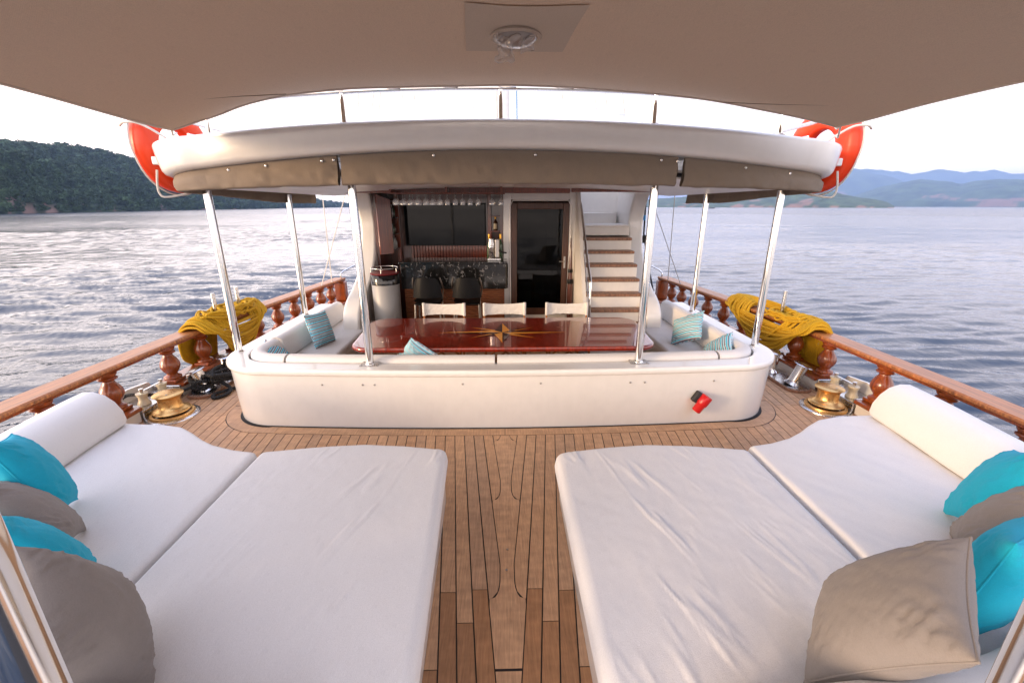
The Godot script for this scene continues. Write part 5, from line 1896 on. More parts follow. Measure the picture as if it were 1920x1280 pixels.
# ---------------------------------------------------------------- sun beds
func build_beds() -> void:
	var f1 := noise(1.0, 4, 601)
	var f2 := noise(1.0, 3, 602)
	var fold := func(x: float, d: float):
		# loose terry cover: long shallow folds running fore and aft, slightly slanting
		var a: float = absf(x)
		var q: float = f1.get_noise_2d(a * 3.4 + d * 1.0, d * 0.55)
		var ridge_v: float = 1.0 - absf(q) * 6.0
		var w: float = smoothf(1.7, 0.9, a) * 0.9 + 0.25
		return maxf(0.0, ridge_v) * 0.008 * w * smoothf(-0.25, 0.35, f2.get_noise_2d(a * 1.3 + 5.0, d * 0.9)) + f2.get_noise_2d(x * 2.0, d * 2.0) * 0.006 + f2.get_noise_2d(x * 9.0, d * 5.0 + 4.0) * 0.0012
	var calm := func(x: float, d: float): return f2.get_noise_2d(x * 1.4 + 8.0, d * 1.4) * 0.007 + f1.get_noise_2d(x * 3.0 + d * 2.0, d * 1.5) * 0.004
	for s: float in [-1.0, 1.0]:
		var side := "port" if s < 0.0 else "starboard"
		var t := thing("sun_bed", "wide sunbathing platform under the %s mattresses" % side, "bed", Vector3.ZERO)
		var fr := MB.new()
		var poly := PackedVector2Array()
		for p in [Vector2(0.40, 0.9), Vector2(0.42 if s > 0.0 else 0.47, 2.84), Vector2(1.2, 2.93), Vector2(1.9, 2.86), Vector2(2.45, 2.95), Vector2(2.75, 3.2), Vector2(3.3, 3.3), Vector2(3.55, 3.2), Vector2(3.55, 0.9)]: poly.push_back(Vector2(s * p.x, -p.y))
		fr.plate(poly, 0.001, 0.278)
		part(t, "platform", fr, M.gel)
		var inner := slab(func(u: float, v: float):
			var x0: float = lerpf(0.372 if s > 0.0 else 0.365, 0.372 if s > 0.0 else 0.452, v)
			var x: float = lerpf(x0, 1.875, u)
			var far: float = lerp_table([[0.37, 2.885], [0.46, 2.925], [0.8, 2.99], [1.1, 3.02], [1.4, 3.0], [1.88, 2.925]], x) - (0.055 if s > 0.0 else 0.0)
			return Vector2(s * x, lerpf(0.98, far, v)), 1.47, 2.0, 0.42, 0.14, 0.05, fold, 130, 110)
		solo("mattress", inner, M.terry, "large white terry covered mattress beside the walkway on the %s side" % side, "mattress", "sun bed mattresses")
		var outer := slab(func(u: float, v: float):
			var x: float = lerpf(1.888, 3.42, u)
			var far: float = lerp_table([[1.88, 2.92], [2.1, 2.965], [2.3, 3.04], [2.45, 3.13], [2.6, 3.24], [2.75, 3.335], [2.95, 3.385], [3.42, 3.41]], x)
			var near: float = lerp_table([[1.88, 0.98], [2.3, 1.2], [2.75, 1.6], [3.1, 2.1], [3.42, 2.2]], x)
			return Vector2(s * x, lerpf(near, far, v)), 1.53, 1.8, 0.42, 0.14, 0.05, calm, 80, 80)
		solo("mattress", outer, M.terry, "white mattress with a curved front end by the %s balustrade" % side, "mattress", "sun bed mattresses")
		# back bolsters follow the stern
		var line := []
		for p in [Vector2(3.245, 3.40), Vector2(3.20, 3.0), Vector2(3.14, 2.6), Vector2(3.095, 2.30), Vector2(2.97, 2.02), Vector2(2.76, 1.74), Vector2(2.50, 1.50), Vector2(2.22, 1.31), Vector2(1.90, 1.18), Vector2(1.50, 1.10), Vector2(1.1, 1.06), Vector2(0.72, 1.05)]: line.append(Vector3(s * p.x, 0, p.y))
		var cp := smooth_path(line, 6)
		var path := []
		for p in cp: path.append(Vector2(p.x, p.z))
		if s > 0.0: path.reverse()
		var prof := [Vector2(0.0, 0.427), Vector2(-0.022, 0.47), Vector2(-0.012, 0.55), Vector2(0.03, 0.635), Vector2(0.09, 0.70), Vector2(0.17, 0.735), Vector2(0.25, 0.735), Vector2(0.33, 0.70), Vector2(0.385, 0.63), Vector2(0.41, 0.54), Vector2(0.41, 0.427)]
		var total := path_length(path)
		var cuts := [0.0, 1.12, 2.42, total + 0.01]
		var what := ["straight white bolster along the %s balustrade", "white corner bolster behind the pillows on the %s quarter", "white stern bolster across the aft end of the %s bed"]
		for k in 3:
			var a: float = cuts[k] + 0.004
			var z: float = cuts[k + 1] - 0.004
			var sp := sub_path(path, a, z) if s < 0.0 else sub_path(path, total - z, total - a)
			var b := MB.new()
			soft_sweep(b, sp, prof, Vector2(0.2, 0.57))
			solo("bolster", b, M.vinyl, what[k] % side, "bolster", "sun bed bolsters")
		var st := MB.new()
		var sp2 := path
		sweep(st, sp2, [Vector2(0.415, 0.0), Vector2(0.415, 0.60), Vector2(0.47, 0.60), Vector2(0.47, 0.0)])
		part(t, "backboard", st, M.gel)

# ---------------------------------------------------------------- pillows
func pillow_mesh(a: float, b: float, t: float, sd: int, pinch := 0.09, round := 0.0) -> MB:
	var m := MB.new()
	var nz := noise(1.0, 3, sd)
	for face in [1.0, -1.0]:
		m.grid(48, 48, func(i: int, j: int):
			var u := sin((i / 48.0 - 0.5) * PI)
			var v := sin((j / 48.0 - 0.5) * PI)
			var th := pow(maxf((1.0 - u * u) * (1.0 - v * v), 0.0), 0.46)
			# seams drawn in between the corners, creases running out of them
			var x := a * u * (1.0 - pinch * (1.0 - v * v) * absf(u))
			var y := b * v * (1.0 - pinch * (1.0 - u * u) * absf(v))
			var cr := absf(u * v)
			var pull := 1.0 - round * cr * cr
			x *= pull; y *= pull
			var w := nz.get_noise_2d((u - v) * 5.0 + 3.0 * face, (u + v) * 1.6) * 0.026 * smoothf(0.05, 0.5, cr) * th
			w += nz.get_noise_2d(u * 1.6 + 20.0, v * 1.6 + face) * 0.008 * th + nz.get_noise_2d((u + v) * 7.0 + 7.0, (u - v) * 1.5) * 0.004 * th
			return Vector3(x, y, face * (t * th) + w * face), Vector2(1, 1), Vector3(0, 0, face))
	# even cloth print: texture coordinates follow the face, not the mesh rows
	for k in m.v.size():
		var ij := k % (49 * 49)
		m.uv[k] = Vector2(sin((int(ij / 49) / 48.0 - 0.5) * PI), sin((ij % 49 / 48.0 - 0.5) * PI)) * 0.5 + Vector2(0.5, 0.5)
	# sewn edge
	var rim := []
	for e in 4:
		for k in 24:
			var q := sin((k / 24.0 - 0.5) * PI)
			var uv2: Vector2 = [Vector2(q, -1), Vector2(1, q), Vector2(-q, 1), Vector2(-1, -q)][e]
			var pl := 1.0 - round * pow(absf(uv2.x * uv2.y), 2.0)
			rim.append(Vector3(a * uv2.x * (1.0 - pinch * (1.0 - uv2.y * uv2.y) * absf(uv2.x)) * pl, b * uv2.y * (1.0 - pinch * (1.0 - uv2.x * uv2.x) * absf(uv2.y)) * pl, 0.0))
	m.tube(rim, 0.0045, 6, true)
	return m

func put_pillow(called: String, m: MB, mt: Material, label: String, cen: Vector3, facing: Vector3, roll: float, group: String) -> void:
	var o := solo(called, m, mt, label, "pillow", group)
	var z := facing.normalized()
	var x := Vector3.UP.cross(z).normalized()
	var y := z.cross(x)
	var bs := Basis(x, y, z) * Basis(Vector3(0, 0, 1), roll)
	o.transform = Transform3D(bs, cen)

func build_pillows() -> void:
	var g := "loose pillows on the sun beds"
	put_pillow("pillow", pillow_mesh(0.265, 0.25, 0.1, 701), M.cyan, "bright turquoise pillow leaning on the port straight bolster", Vector3(-2.692, 0.74, -2.165), Vector3(0.668, 0.349, -0.657), -1.890, g)
	put_pillow("pillow", pillow_mesh(0.25, 0.25, 0.1, 702), M.grey, "taupe pillow between two turquoise pillows on the port bed", Vector3(-2.458, 0.695, -1.892), Vector3(0.494, 0.537, -0.684), 1.100, g)
	put_pillow("pillow", pillow_mesh(0.25, 0.25, 0.09, 703), M.cyan, "bright turquoise pillow between two taupe pillows on the port bed", Vector3(-2.148, 0.7, -1.639), Vector3(0.415, 0.483, -0.771), -0.630, g)
	put_pillow("pillow", pillow_mesh(0.28, 0.28, 0.13, 704, 0.06, 0.04), M.grey, "big plump taupe pillow at the aft end of the port bed", Vector3(-1.59, 0.716, -1.25), Vector3(0.726, 0.389, -0.567), 1.920, g)
	put_pillow("pillow", pillow_mesh(0.265, 0.265, 0.1, 705), M.cyan, "bright turquoise pillow leaning where the starboard bolsters meet", Vector3(2.7, 0.72, -1.95), Vector3(-0.6, 0.414, -0.66), 0.470, g)
	put_pillow("pillow", pillow_mesh(0.25, 0.25, 0.09, 706), M.grey, "taupe pillow wedged between two turquoise pillows on the starboard bed", Vector3(2.52, 0.68, -1.76), Vector3(-0.5, 0.45, -0.72), 0.400, g)
	put_pillow("pillow", pillow_mesh(0.28, 0.28, 0.12, 707), M.cyan, "bright turquoise pillow behind the big taupe one on the starboard bed", Vector3(2.08, 0.717, -1.385), Vector3(-0.4, 0.15, -0.88), -1.490, g)
	put_pillow("pillow", pillow_mesh(0.30, 0.275, 0.13, 708, 0.07, 0.0), M.grey, "big plump taupe pillow with a sharp fold on the starboard bed", Vector3(1.4, 0.766, -1.185), Vector3(-0.642, 0.566, -0.517), -1.720, g)
	var h := "striped scatter pillows on the settee"
	put_pillow("striped_pillow", pillow_mesh(0.22, 0.22, 0.075, 711, 0.06), M.stripe, "blue grey striped pillow upright against the port settee back", Vector3(-2.432, 0.645, -5.536), Vector3(0.935, 0.302, 0.187), -0.079, h)
	put_pillow("striped_pillow", pillow_mesh(0.22, 0.22, 0.075, 712, 0.06), M.stripe, "blue grey striped pillow upright against the starboard settee back", Vector3(2.429, 0.652, -5.413), Vector3(-0.744, 0.627, 0.231), 0.620, h)
	put_pillow("striped_pillow", pillow_mesh(0.2, 0.18, 0.07, 713, 0.06), M.stripe, "blue grey striped pillow slumped in the port corner of the settee", Vector3(-2.62, 0.57, -4.72), Vector3(0.676, 0.723, -0.146), -3.060, h)
	put_pillow("striped_pillow", pillow_mesh(0.2, 0.19, 0.07, 714, 0.06), M.stripe, "blue grey striped pillow slumped in the starboard corner of the settee", Vector3(2.527, 0.593, -4.765), Vector3(-0.681, 0.724, -0.111), -0.400, h)
	put_pillow("striped_pillow", pillow_mesh(0.2, 0.2, 0.07, 715, 0.06), M.stripe, "blue grey striped pillow peeping over the aft rim before the table", Vector3(-0.94, 0.61, -4.5), Vector3(0.25, 0.42, -0.8), 0.750, h)

# ---------------------------------------------------------------- deck gear
func build_deck_gear() -> void:
	for s: float in [-1.0, 1.0]:
		var side := "port" if s < 0.0 else "starboard"
		var t := thing("capstan", "polished brass warping capstan on the %s side deck" % side, "capstan", Vector3(s * 3.66, 0.0015, -4.36), "brass capstans")
		var ring := MB.new()
		ring.lathe([Vector2(0.0, 0.0), Vector2(0.255, 0.0), Vector2(0.252, 0.010), Vector2(0.235, 0.016), Vector2(0.0, 0.016)], 48)
		part(t, "deck_ring", ring, M.steel)
		var base := MB.new()
		base.lathe([Vector2(0.205, 0.0165), Vector2(0.208, 0.03), Vector2(0.203, 0.042), Vector2(0.185, 0.046), Vector2(0.175, 0.046)], 48)
		part(t, "base", base, M.brass)
		var shadow := MB.new()  # dark ring standing in for the shadow between base and drum
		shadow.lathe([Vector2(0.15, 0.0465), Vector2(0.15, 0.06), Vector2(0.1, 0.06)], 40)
		part(t, "groove_shade", shadow, M.rubber)
		var drum := MB.new()
		drum.lathe([Vector2(0.172, 0.060), Vector2(0.176, 0.066), Vector2(0.172, 0.074), Vector2(0.145, 0.090), Vector2(0.122, 0.105), Vector2(0.110, 0.125), Vector2(0.104, 0.160), Vector2(0.104, 0.195), Vector2(0.112, 0.222), Vector2(0.130, 0.240), Vector2(0.140, 0.246), Vector2(0.142, 0.254), Vector2(0.134, 0.262), Vector2(0.06, 0.266), Vector2(0.0, 0.267)], 56)
		var drp := part(t, "drum", drum, M.brass)
		for k in 6:
			var wp := MB.new()
			var a := TAU * k / 6.0
			wp.box(Vector3(cos(a) * 0.104, 0.165, sin(a) * 0.104), Vector3(0.010, 0.10, 0.022), 0.003, Basis(Vector3.UP, -a))
			part(drp, "whelp", wp, M.brass)
		var sc := MB.new()
		sc.lathe([Vector2(0.011, 0.2672), Vector2(0.010, 0.270), Vector2(0.0, 0.270)], 12, Transform3D(Basis.IDENTITY, Vector3(0.03, 0, 0.06)))
		part(drp, "cap_screw", sc, M.steel_dull)
		# mooring bitts
		var b := thing("mooring_bitts", "twin stainless mooring bitts on the %s side deck" % side, "bollard", Vector3(s * 3.68, 0.0015, -5.18), "mooring bitts")
		var pl := MB.new()
		var poly := PackedVector2Array()
		for k in 24:
			var a := TAU * k / 24.0
			poly.push_back(Vector2(cos(a) * 0.12 + signf(cos(a)) * 0.03, sin(a) * 0.12 + signf(sin(a)) * 0.28))
		pl.plate(poly, 0.03, 0.045)
		part(b, "base_plate", pl, M.steel)
		var pad := MB.new()
		var poly2 := PackedVector2Array()
		for p in poly: poly2.push_back(p * 1.06)
		pad.plate(poly2, 0.0, 0.0295)
		part(b, "teak_pad", pad, M.tread)
		for e in [[-0.22, 0.0, 0.0], [0.22, s * -0.30, 0.10]]:
			var po := MB.new()
			var xf := Transform3D(Basis(Vector3(0, 0, 1), e[1]) * Basis(Vector3(1, 0, 0), e[2]), Vector3(s * -0.02, 0.0455, e[0]))
			po.lathe([Vector2(0.10, 0.0), Vector2(0.095, 0.01), Vector2(0.072, 0.03), Vector2(0.065, 0.05), Vector2(0.065, 0.265)], 28, xf)
			var pst := part(b, "post", po, M.chrome if e[1] == 0.0 else M.steel)
			var cap := MB.new()
			cap.lathe([Vector2(0.0, 0.2655), Vector2(0.10, 0.2655), Vector2(0.108, 0.272), Vector2(0.10, 0.280), Vector2(0.0, 0.284)], 32, xf.scaled_local(Vector3(1.0, 1.0, 1.1)))
			part(pst, "cap", cap, M.steel)
		# yellow mooring line coiled over the rail
		yellow_coil(s, side)
		var rods := [5.94, 6.43] if s < 0.0 else [5.94]
		for d in rods:
			var r := MB.new()
			r.tube([Vector3(s * (side_x(d) + 0.03), 0.669, -d), Vector3(s * (side_x(d) + 0.03), 1.05, -d)], 0.026, 16)
			solo("belaying_rod", r, M.steel, "upright steel rod on the %s rail %s" % [side, ("rising beside the yellow rope" if s > 0.0 else ("aft of its twin in the yellow rope" if d < 6.0 else "forward of its twin in the yellow rope"))], "rod", "rail rods")
	# black mooring line on the port bitts
	var bl := MB.new()
	var rr := RandomNumberGenerator.new()
	rr.seed = 31
	var pts := []
	for k in 34:   # turns round the leaning post
		var a := TAU * k / 6.5
		pts.append(Vector3(-3.69 + cos(a) * (0.10 + 0.03 * sin(k * 0.7)) - 0.02, 0.07 + 0.0045 * k + 0.02 * sin(k * 1.3), -4.97 + sin(a) * (0.10 + 0.02 * cos(k * 0.9))))
	for k in 40:   # figure-of-eight heap over to the second post
		var a := TAU * k / 9.0
		pts.append(Vector3(-3.60 + 0.17 * cos(a * 0.5 + 0.4) + rr.randf_range(-0.04, 0.04), 0.06 + 0.15 * absf(sin(k * 0.37)) + rr.randf_range(0, 0.04), -5.18 + 0.27 * sin(a) + rr.randf_range(-0.03, 0.03)))
	pts.append(Vector3(-3.42, 0.06, -5.0)); pts.append(Vector3(-3.36, 0.03, -4.85)); pts.append(Vector3(-3.45, 0.025, -4.74)); pts.append(Vector3(-3.50, 0.03, -4.85)); pts.append(Vector3(-3.36, 0.03, -5.05)); pts.append(Vector3(-3.24, 0.03, -5.2)); pts.append(Vector3(-3.16, 0.03, -5.35))
	bl.tube(smooth_path(pts, 5), 0.021, 8)
	var tail := [Vector3(-3.72, 0.14, -4.90), Vector3(-3.74, 0.15, -4.70), Vector3(-3.80, 0.17, -4.55), Vector3(-3.95, 0.20, -4.46), Vector3(-4.2, 0.19, -4.42), Vector3(-4.35, -0.1, -4.40)]
	bl.tube(smooth_path(tail, 6), 0.018, 8)
	solo("mooring_line", bl, M.rope_black, "heap of black rope wound round the port mooring bitts", "rope")

func yellow_coil(s: float, side: String) -> void:
	var b := MB.new()
	var rr := RandomNumberGenerator.new()
	rr.seed = 1200 + int(s)
	var port := s < 0.0
	var n := 38 if port else 34
	for k in n:
		var q := float(k) / (n - 1)
		var jt := func(a: float) -> float: return rr.randf_range(-a, a)
		var far_d: float = (6.85 if port else 7.15) - 0.75 * q * (0.5 if port else 0.9) + jt.call(0.05)
		var near_d: float = (5.40 if port else 5.12) + 0.16 * q + jt.call(0.05)
		if k % 3 == 1: near_d += 0.25
		var sag: float = lerpf(0.62, 0.17, q) + jt.call(0.03)
		var xm := side_x(6.0)
		var inx: float = xm - 0.125 - 0.05 * sin(q * PI) - rr.randf() * 0.06
		var topy: float = 0.69 + 0.075 * sin(q * PI) + rr.randf() * 0.035
		var ctrl := [
			Vector3(xm + 0.05, topy, far_d + 0.04), Vector3(xm - 0.07, topy, far_d), Vector3(inx, 0.62, far_d - 0.06),
			Vector3(inx - 0.01, lerpf(0.62, sag, 0.75), lerpf(far_d, near_d, 0.22)), Vector3(inx - 0.02, sag, lerpf(far_d, near_d, 0.48)), Vector3(inx - 0.01, lerpf(0.62, sag, 0.72), lerpf(far_d, near_d, 0.76)),
			Vector3(inx, 0.63, near_d + 0.05), Vector3(xm - 0.06, topy + 0.01, near_d), Vector3(xm + 0.08, topy, near_d - 0.02), Vector3(xm + 0.20, 0.58, near_d), Vector3(xm + 0.20, 0.30 - 0.10 * q, near_d + 0.04 + jt.call(0.05)), Vector3(xm + 0.19, 0.22 - 0.1 * q, near_d + 0.18 + jt.call(0.03)), Vector3(xm + 0.20, 0.50, near_d + 0.30), Vector3(xm + 0.15, topy - 0.02, lerpf(far_d, near_d, 0.55)), Vector3(xm + 0.12, topy, far_d - 0.12)]
		var c2 := []
		for p in ctrl: c2.append(Vector3(s * p.x, p.y, -p.z))
		b.tube(smooth_path(c2, 6, true), 0.0165, 8, true)
	# heap of turns on top, round the rods
	var heap := []
	var nh := 210 if port else 110
	for k in nh:
		var a := TAU * k / 11.0 + 0.3 * sin(k * 0.21)
		var rad := 0.26 + 0.11 * sin(k * 0.33)
		var dm: float = lerpf(5.80, 6.45, k / float(nh)) if port else lerpf(5.55, 5.95, k / float(nh))
		heap.append(Vector3(s * (side_x(dm) - 0.03 + cos(a) * 0.16), 0.705 + (0.12 if port else 0.06) * absf(sin(k * 0.123)) + 0.028 * sin(k * 2.1), -(dm + sin(a) * rad)))
	b.tube(smooth_path(heap, 4), 0.0165, 8)
	# loose end
	var le := [Vector3(s * 4.0, 0.74, -5.75), Vector3(s * 4.03, 0.79, -5.60), Vector3(s * 4.08, 0.80, -5.42), Vector3(s * 4.14, 0.78, -5.30)] if not port else [Vector3(s * 3.95, 0.74, -6.1), Vector3(s * 3.90, 0.80, -5.9), Vector3(s * 3.92, 0.80, -5.72), Vector3(s * 3.98, 0.83, -5.62)]
	b.tube(smooth_path(le, 5), 0.018, 8)
	solo("mooring_rope", b, M.rope_yellow, "thick yellow rope coiled and draped over the %s rail" % side, "rope", "yellow rope coils")

# ---------------------------------------------------------------- on the roof
func build_roof_gear() -> void:
	var t := thing("roof_rail", "polished steel guard rail round the edge of the hardtop", "railing")
	var path := u_path(2.92, 3.60, 0.55, 9.0, 0.052, 0.3)
	for lv in 2:
		var b := MB.new()
		var pts := []
		for p in path:
			if lv == 1 and p.y < 4.4: continue
			pts.append(Vector3(p.x, roof_top(p.x) + (0.215 if lv == 0 else 0.10), -p.y))
		if lv == 0: b.tube(pts, 0.019, 12)
		else:
			var half := pts.size() / 2
			b.tube(pts.slice(0, half), 0.013, 10)
			b.tube(pts.slice(half), 0.013, 10)
		part(t, "top_rail" if lv == 0 else "mid_rail", b, M.chrome)
	var spots := [Vector2(-2.40, 0), Vector2(-1.22, 0), Vector2(-0.02, 0), Vector2(1.17, 0), Vector2(2.30, 0), Vector2(-2.92, 5.2), Vector2(-2.92, 6.8), Vector2(2.92, 5.2), Vector2(2.92, 6.8)]
	for q in spots:
		var d: float = q.y if q.y > 0.0 else 3.60 + 0.052 * q.x * q.x
		if q.y == 0.0 and absf(q.x) > 2.37: d += 0.01
		var b := MB.new()
		var y0 := roof_top(q.x)
		b.tube([Vector3(q.x, y0, -d), Vector3(q.x, y0 + 0.20, -d)], 0.021, 14)
		b.lathe([Vector2(0.045, 0.0), Vector2(0.045, 0.006), Vector2(0.022, 0.014)], 20, Transform3D(Basis.IDENTITY, Vector3(q.x, y0 - 0.002, -d)))
		part(t, "stanchion", b, M.chrome)
	# lacing between awning hem and rail
	for k in 9:
		var x := -1.75 + k * 0.42
		var l := MB.new()
		l.tube([Vector3(x, roof_top(x) + 0.235, -(3.605 + 0.052 * x * x)), Vector3(x + 0.16, awning_y(x + 0.16, 3.5) - 0.01, -awning_far(x + 0.16))], 0.005, 6)
		solo("lacing_line", l, M.rope_white, "thin white line lacing the awning hem to the roof rail", "line", "awning lacing lines")
	# corner lashings
	for s: float in [-1.0, 1.0]:
		var side := "port" if s < 0.0 else "starboard"
		var cx: float = -2.50 if s < 0.0 else 2.62
		var l := MB.new()
		l.tube([Vector3(cx, 2.755 if s < 0.0 else 2.80, -3.62), Vector3(cx * 1.04, 2.80, -3.80), Vector3(cx * 1.075, 2.86, -3.98)], 0.008, 8)
		l.tube([Vector3(cx, 2.755 if s < 0.0 else 2.80, -3.62), Vector3(cx * 1.06, 2.74, -3.84), Vector3(cx * 1.09, 2.78, -4.0)], 0.007, 8)
		solo("corner_lashing", l, M.rope_white, "white lashing at the %s corner of the awning" % side, "line", "awning corner lashings")
		life_ring(s, side)
	# white moulded helm seats
	var shapes := [[[Vector2(-2.25, 2.80), Vector2(-2.2, 3.30), Vector2(-1.9, 3.335), Vector2(-1.6, 3.375), Vector2(-1.35, 3.43), Vector2(-1.12, 3.515), Vector2(-0.95, 3.545), Vector2(-0.70, 3.555), Vector2(-0.50, 3.545), Vector2(-0.43, 3.50), Vector2(-0.36, 3.43), Vector2(-0.33, 2.80)], "port"], [[Vector2(0.26, 2.80), Vector2(0.30, 3.43), Vector2(0.35, 3.505), Vector2(0.42, 3.535), Vector2(0.72, 3.54), Vector2(0.90, 3.50), Vector2(1.10, 3.435), Vector2(1.35, 3.39), Vector2(1.62, 3.36), Vector2(1.66, 2.80)], "starboard"]]
	for e in shapes:
		var b := MB.new()
		var ol: Array = e[0]
		var deep := [[0.0, 0.05], [0.02, 0.02], [0.06, 0.0], [0.7, 0.0], [0.76, 0.03], [0.78, 0.07]]
		b.grid(ol.size() - 1, deep.size() - 1, func(i: int, j: int):
			var p: Vector2 = ol[i]
			var q: Array = deep[j]
			return Vector3(p.x, p.y - q[1], -(6.2 + q[0])), Vector2.ONE, Vector3.UP)
		for z: float in [6.2, 6.98]:
			var pts := []
			for p in ol: pts.append(Vector3(p.x, p.y - 0.05, -z))
			var c := Vector3((ol[0].x + ol[ol.size() - 1].x) * 0.5, 2.8, -z)
			for i in pts.size() - 1: b.tri_flat(c, pts[i], pts[i + 1], Vector3(0, 0, 1 if z < 6.5 else -1))
		solo("helm_bench", b, M.gel, "white moulded helm bench on the %s side of the flybridge" % e[1], "seat", "flybridge helm seats")
	var cons := MB.new()
	cons.box(Vector3(0.0, 3.13, -7.6), Vector3(3.4, 0.68, 0.5), 0.06)
	solo("helm_console", cons, M.gel, "white steering console between the two helm benches", "console")

func life_ring(s: float, side: String) -> void:
	var cen := Vector3(s * 3.26, 2.735, -4.70)
	var t := thing("life_ring", "orange life ring hung outside the %s corner of the hardtop" % side, "life ring", cen, "orange life rings")
	t.rotation.y = s * 0.15
	var b := MB.new()
	var R := 0.305
	b.grid(64, 24, func(i: int, j: int):
		var a := TAU * i / 64.0
		var c := TAU * j / 24.0
		# rounded-square section, slightly dented where the bands sit
		var rr := 0.112
		var ca := cos(c)
		var sa := sin(c)
		var k := pow(pow(absf(ca), 3.0) + pow(absf(sa), 3.0), -1.0 / 3.0)
		var band := absf(sin(a * 2.0 + 0.6))
		if band < 0.10: k *= 0.965
		var rad := R + rr * ca * k * 0.95
		return Vector3(s * sa * k * 0.085, rad * sin(a), rad * cos(a)), Vector2.ONE, Vector3.ZERO)
	for k in b.v.size():
		var p := b.v[k]
		var flat := Vector3(0, p.y, p.z).normalized() * R
		if b.n[k].dot(p - flat) < 0.0: b.n[k] = -b.n[k]
	rewind(b)
	var rgp := part(t, "ring", b, M.orange)
	for q in 2:
		var bd := MB.new()
		var a0 := PI * (0.72 + 0.56 * q)
		bd.grid(6, 24, func(i: int, j: int):
			var a := a0 + (i / 6.0 - 0.5) * 0.15
			var c := TAU * j / 24.0
			var ca := cos(c)
			var sa := sin(c)
			var k := pow(pow(absf(ca), 3.0) + pow(absf(sa), 3.0), -1.0 / 3.0) * 0.975
			var rad := R + 0.112 * ca * k * 0.95
			return Vector3(s * sa * k * 0.085, rad * sin(a), rad * cos(a)), Vector2.ONE, Vector3.ZERO)
		for k in bd.v.size():
			var p := bd.v[k]
			var flat := Vector3(0, p.y, p.z).normalized() * R
			if bd.n[k].dot(p - flat) < 0.0: bd.n[k] = -bd.n[k]
		rewind(bd)
		part(rgp, "reflective_band", bd, M.reflect_tape)
	# grab line looped round the ring
	var rp := []
	for k in 49:
		var a := TAU * k / 48.0
		var rad := R + 0.118 + 0.014 * absf(sin(a * 2.0 + 0.6))
		rp.append(Vector3(s * 0.02, rad * sin(a), rad * cos(a)))
	var rl := MB.new()
	rl.tube(rp, 0.008, 8)
	part(t, "grab_line", rl, M.rope_white)
	# lashing to the roof and a hanging end
	var ls := MB.new()
	ls.tube(smooth_path([Vector3(s * 0.11, 0.15, 0.40), Vector3(s * 0.02, 0.17, 0.435), Vector3(s * -0.10, 0.16, 0.40), Vector3(s * -0.22, 0.06, 0.30), Vector3(s * -0.24, 0.0, 0.25)], 6), 0.010, 8)
	part(t, "lashing", ls, M.rope_white)
	ls = MB.new()
	ls.tube(smooth_path([Vector3(s * -0.14, -0.22, 0.38), Vector3(s * -0.10, -0.34, 0.37), Vector3(s * -0.09, -0.42, 0.36), Vector3(s * -0.12, -0.455, 0.33), Vector3(s * -0.22, -0.42, 0.2), Vector3(s * -0.30, -0.34, 0.1)], 6), 0.009, 8)
	part(t, "lashing", ls, M.rope_white)
	var br := MB.new()
	br.box(Vector3(s * -0.14, -0.14, 0.36), Vector3(0.07, 0.07, 0.05), 0.008)
	part(t, "bracket", br, M.reflect_tape)

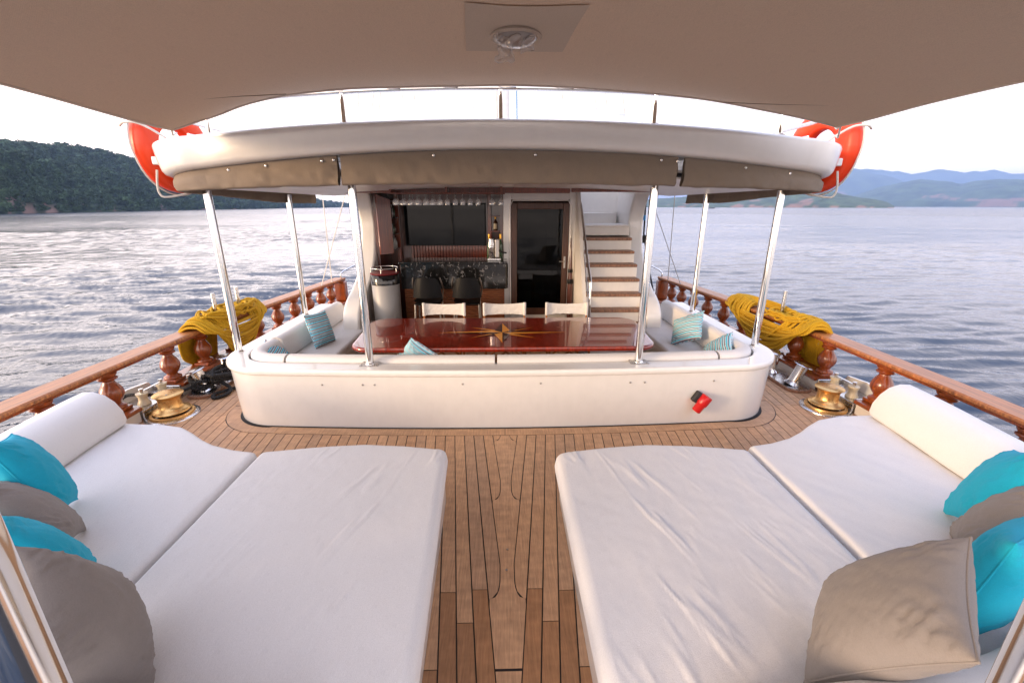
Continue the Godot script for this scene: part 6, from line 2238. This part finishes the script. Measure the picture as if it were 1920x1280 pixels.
# ---------------------------------------------------------------- mast and wires
func build_rigging() -> void:
	var m := MB.new()
	m.tube([Vector3(0.05, 2.80, -9.2), Vector3(0.05, 13.0, -9.3)], 0.10, 20)
	solo("mast", m, M.paint, "white mast rising behind the flybridge seats", "mast")
	var hl := MB.new()
	hl.tube([Vector3(-0.11, 2.80, -9.0), Vector3(-0.06, 12.5, -9.2)], 0.035, 8)
	solo("halyard", hl, M.rope_white, "thick braided halyard hanging beside the mast", "rope")
	var bl := MB.new()
	bl.tube([Vector3(0.30, 2.80, -9.0), Vector3(0.18, 12.5, -9.2)], 0.012, 6)
	solo("halyard", bl, mat(lin(0.02, 0.16, 0.36), 0.7), "thin blue halyard beside the white mast", "rope")
	var ends := [[-3.50, -3.30], [-2.78, -2.0], [-2.70, -1.9], [-2.58, -0.8], [-2.40, -1.0], [-2.02, -0.5], [-1.8, -0.3], [1.9, 0.6], [2.10, 0.8], [2.45, 0.9], [2.66, 2.0], [2.82, 2.3], [1.25, 0.3]]
	for e in ends:
		var w := MB.new()
		w.tube([Vector3(e[0] * 1.04, 2.78, -9.0), Vector3(e[1], 11.5, -9.3)], 0.009, 6)
		solo("stay_wire", w, M.wire, "thin rigging wire rising above the hardtop", "wire", "stay wires above the roof")
	var sh := [[Vector3(-3.61, 0.66, -9.1), Vector3(-3.575, 2.6, -9.1), "port aft shroud wire leading up from the rail"], [Vector3(-3.67, 0.66, -8.7), Vector3(-3.18, 2.6, -9.45), "port slanting rope leading up from the rail"], [Vector3(3.585, 0.66, -9.2), Vector3(3.53, 2.6, -9.2), "starboard upright shroud wire rising from the rail"], [Vector3(3.66, 0.66, -8.7), Vector3(3.03, 2.6, -9.45), "starboard slanting wire crossing the upright shroud"]]
	for e in sh:
		var w := MB.new()
		w.tube([e[0], e[1]], 0.009 if e[0].x > 0.0 else 0.011, 6)
		solo("shroud", w, M.wire if e[0].x > 0.0 else M.rope_white, e[2], "wire")
	for s: float in [-1.0, 1.0]:
		var side := "port" if s < 0.0 else "starboard"
		var g := MB.new()
		g.tube(smooth_path([Vector3(s * 3.58, 0.66, -9.6), Vector3(s * 3.58, 0.78, -9.6), Vector3(s * 3.48, 0.86, -9.9), Vector3(s * 3.2, 1.0, -10.6), Vector3(s * 2.9, 1.1, -11.4)], 5), 0.016, 8)
		solo("grab_rail", g, M.chrome, "steel grab rail leading forward from the %s balustrade" % side, "rail")
	# block and tackle by the starboard wing
	var t := thing("block_and_tackle", "dark pulley tackle with blue whipping hanging by the starboard wing", "pulley", Vector3(3.0, 0, -9.0))
	var w1 := MB.new()
	w1.tube([Vector3(-0.12, 2.4, 0), Vector3(-0.10, 1.65, 0), Vector3(0.06, 0.95, 0.05), Vector3(0.2, 0.4, 0.1)], 0.018, 8)
	part(t, "fall", w1, M.rope_black)
	var w2 := MB.new()
	w2.box(Vector3(-0.08, 1.55, 0), Vector3(0.09, 0.16, 0.06), 0.02)
	w2.box(Vector3(0.02, 1.20, 0.03), Vector3(0.08, 0.18, 0.06), 0.02)
	part(t, "block", w2, M.black)
	var w3 := MB.new()
	w3.tube([Vector3(-0.115, 2.02, 0), Vector3(-0.112, 1.92, 0)], 0.026, 8)
	part(t, "whipping", w3, mat(lin(0.02, 0.20, 0.45), 0.6))
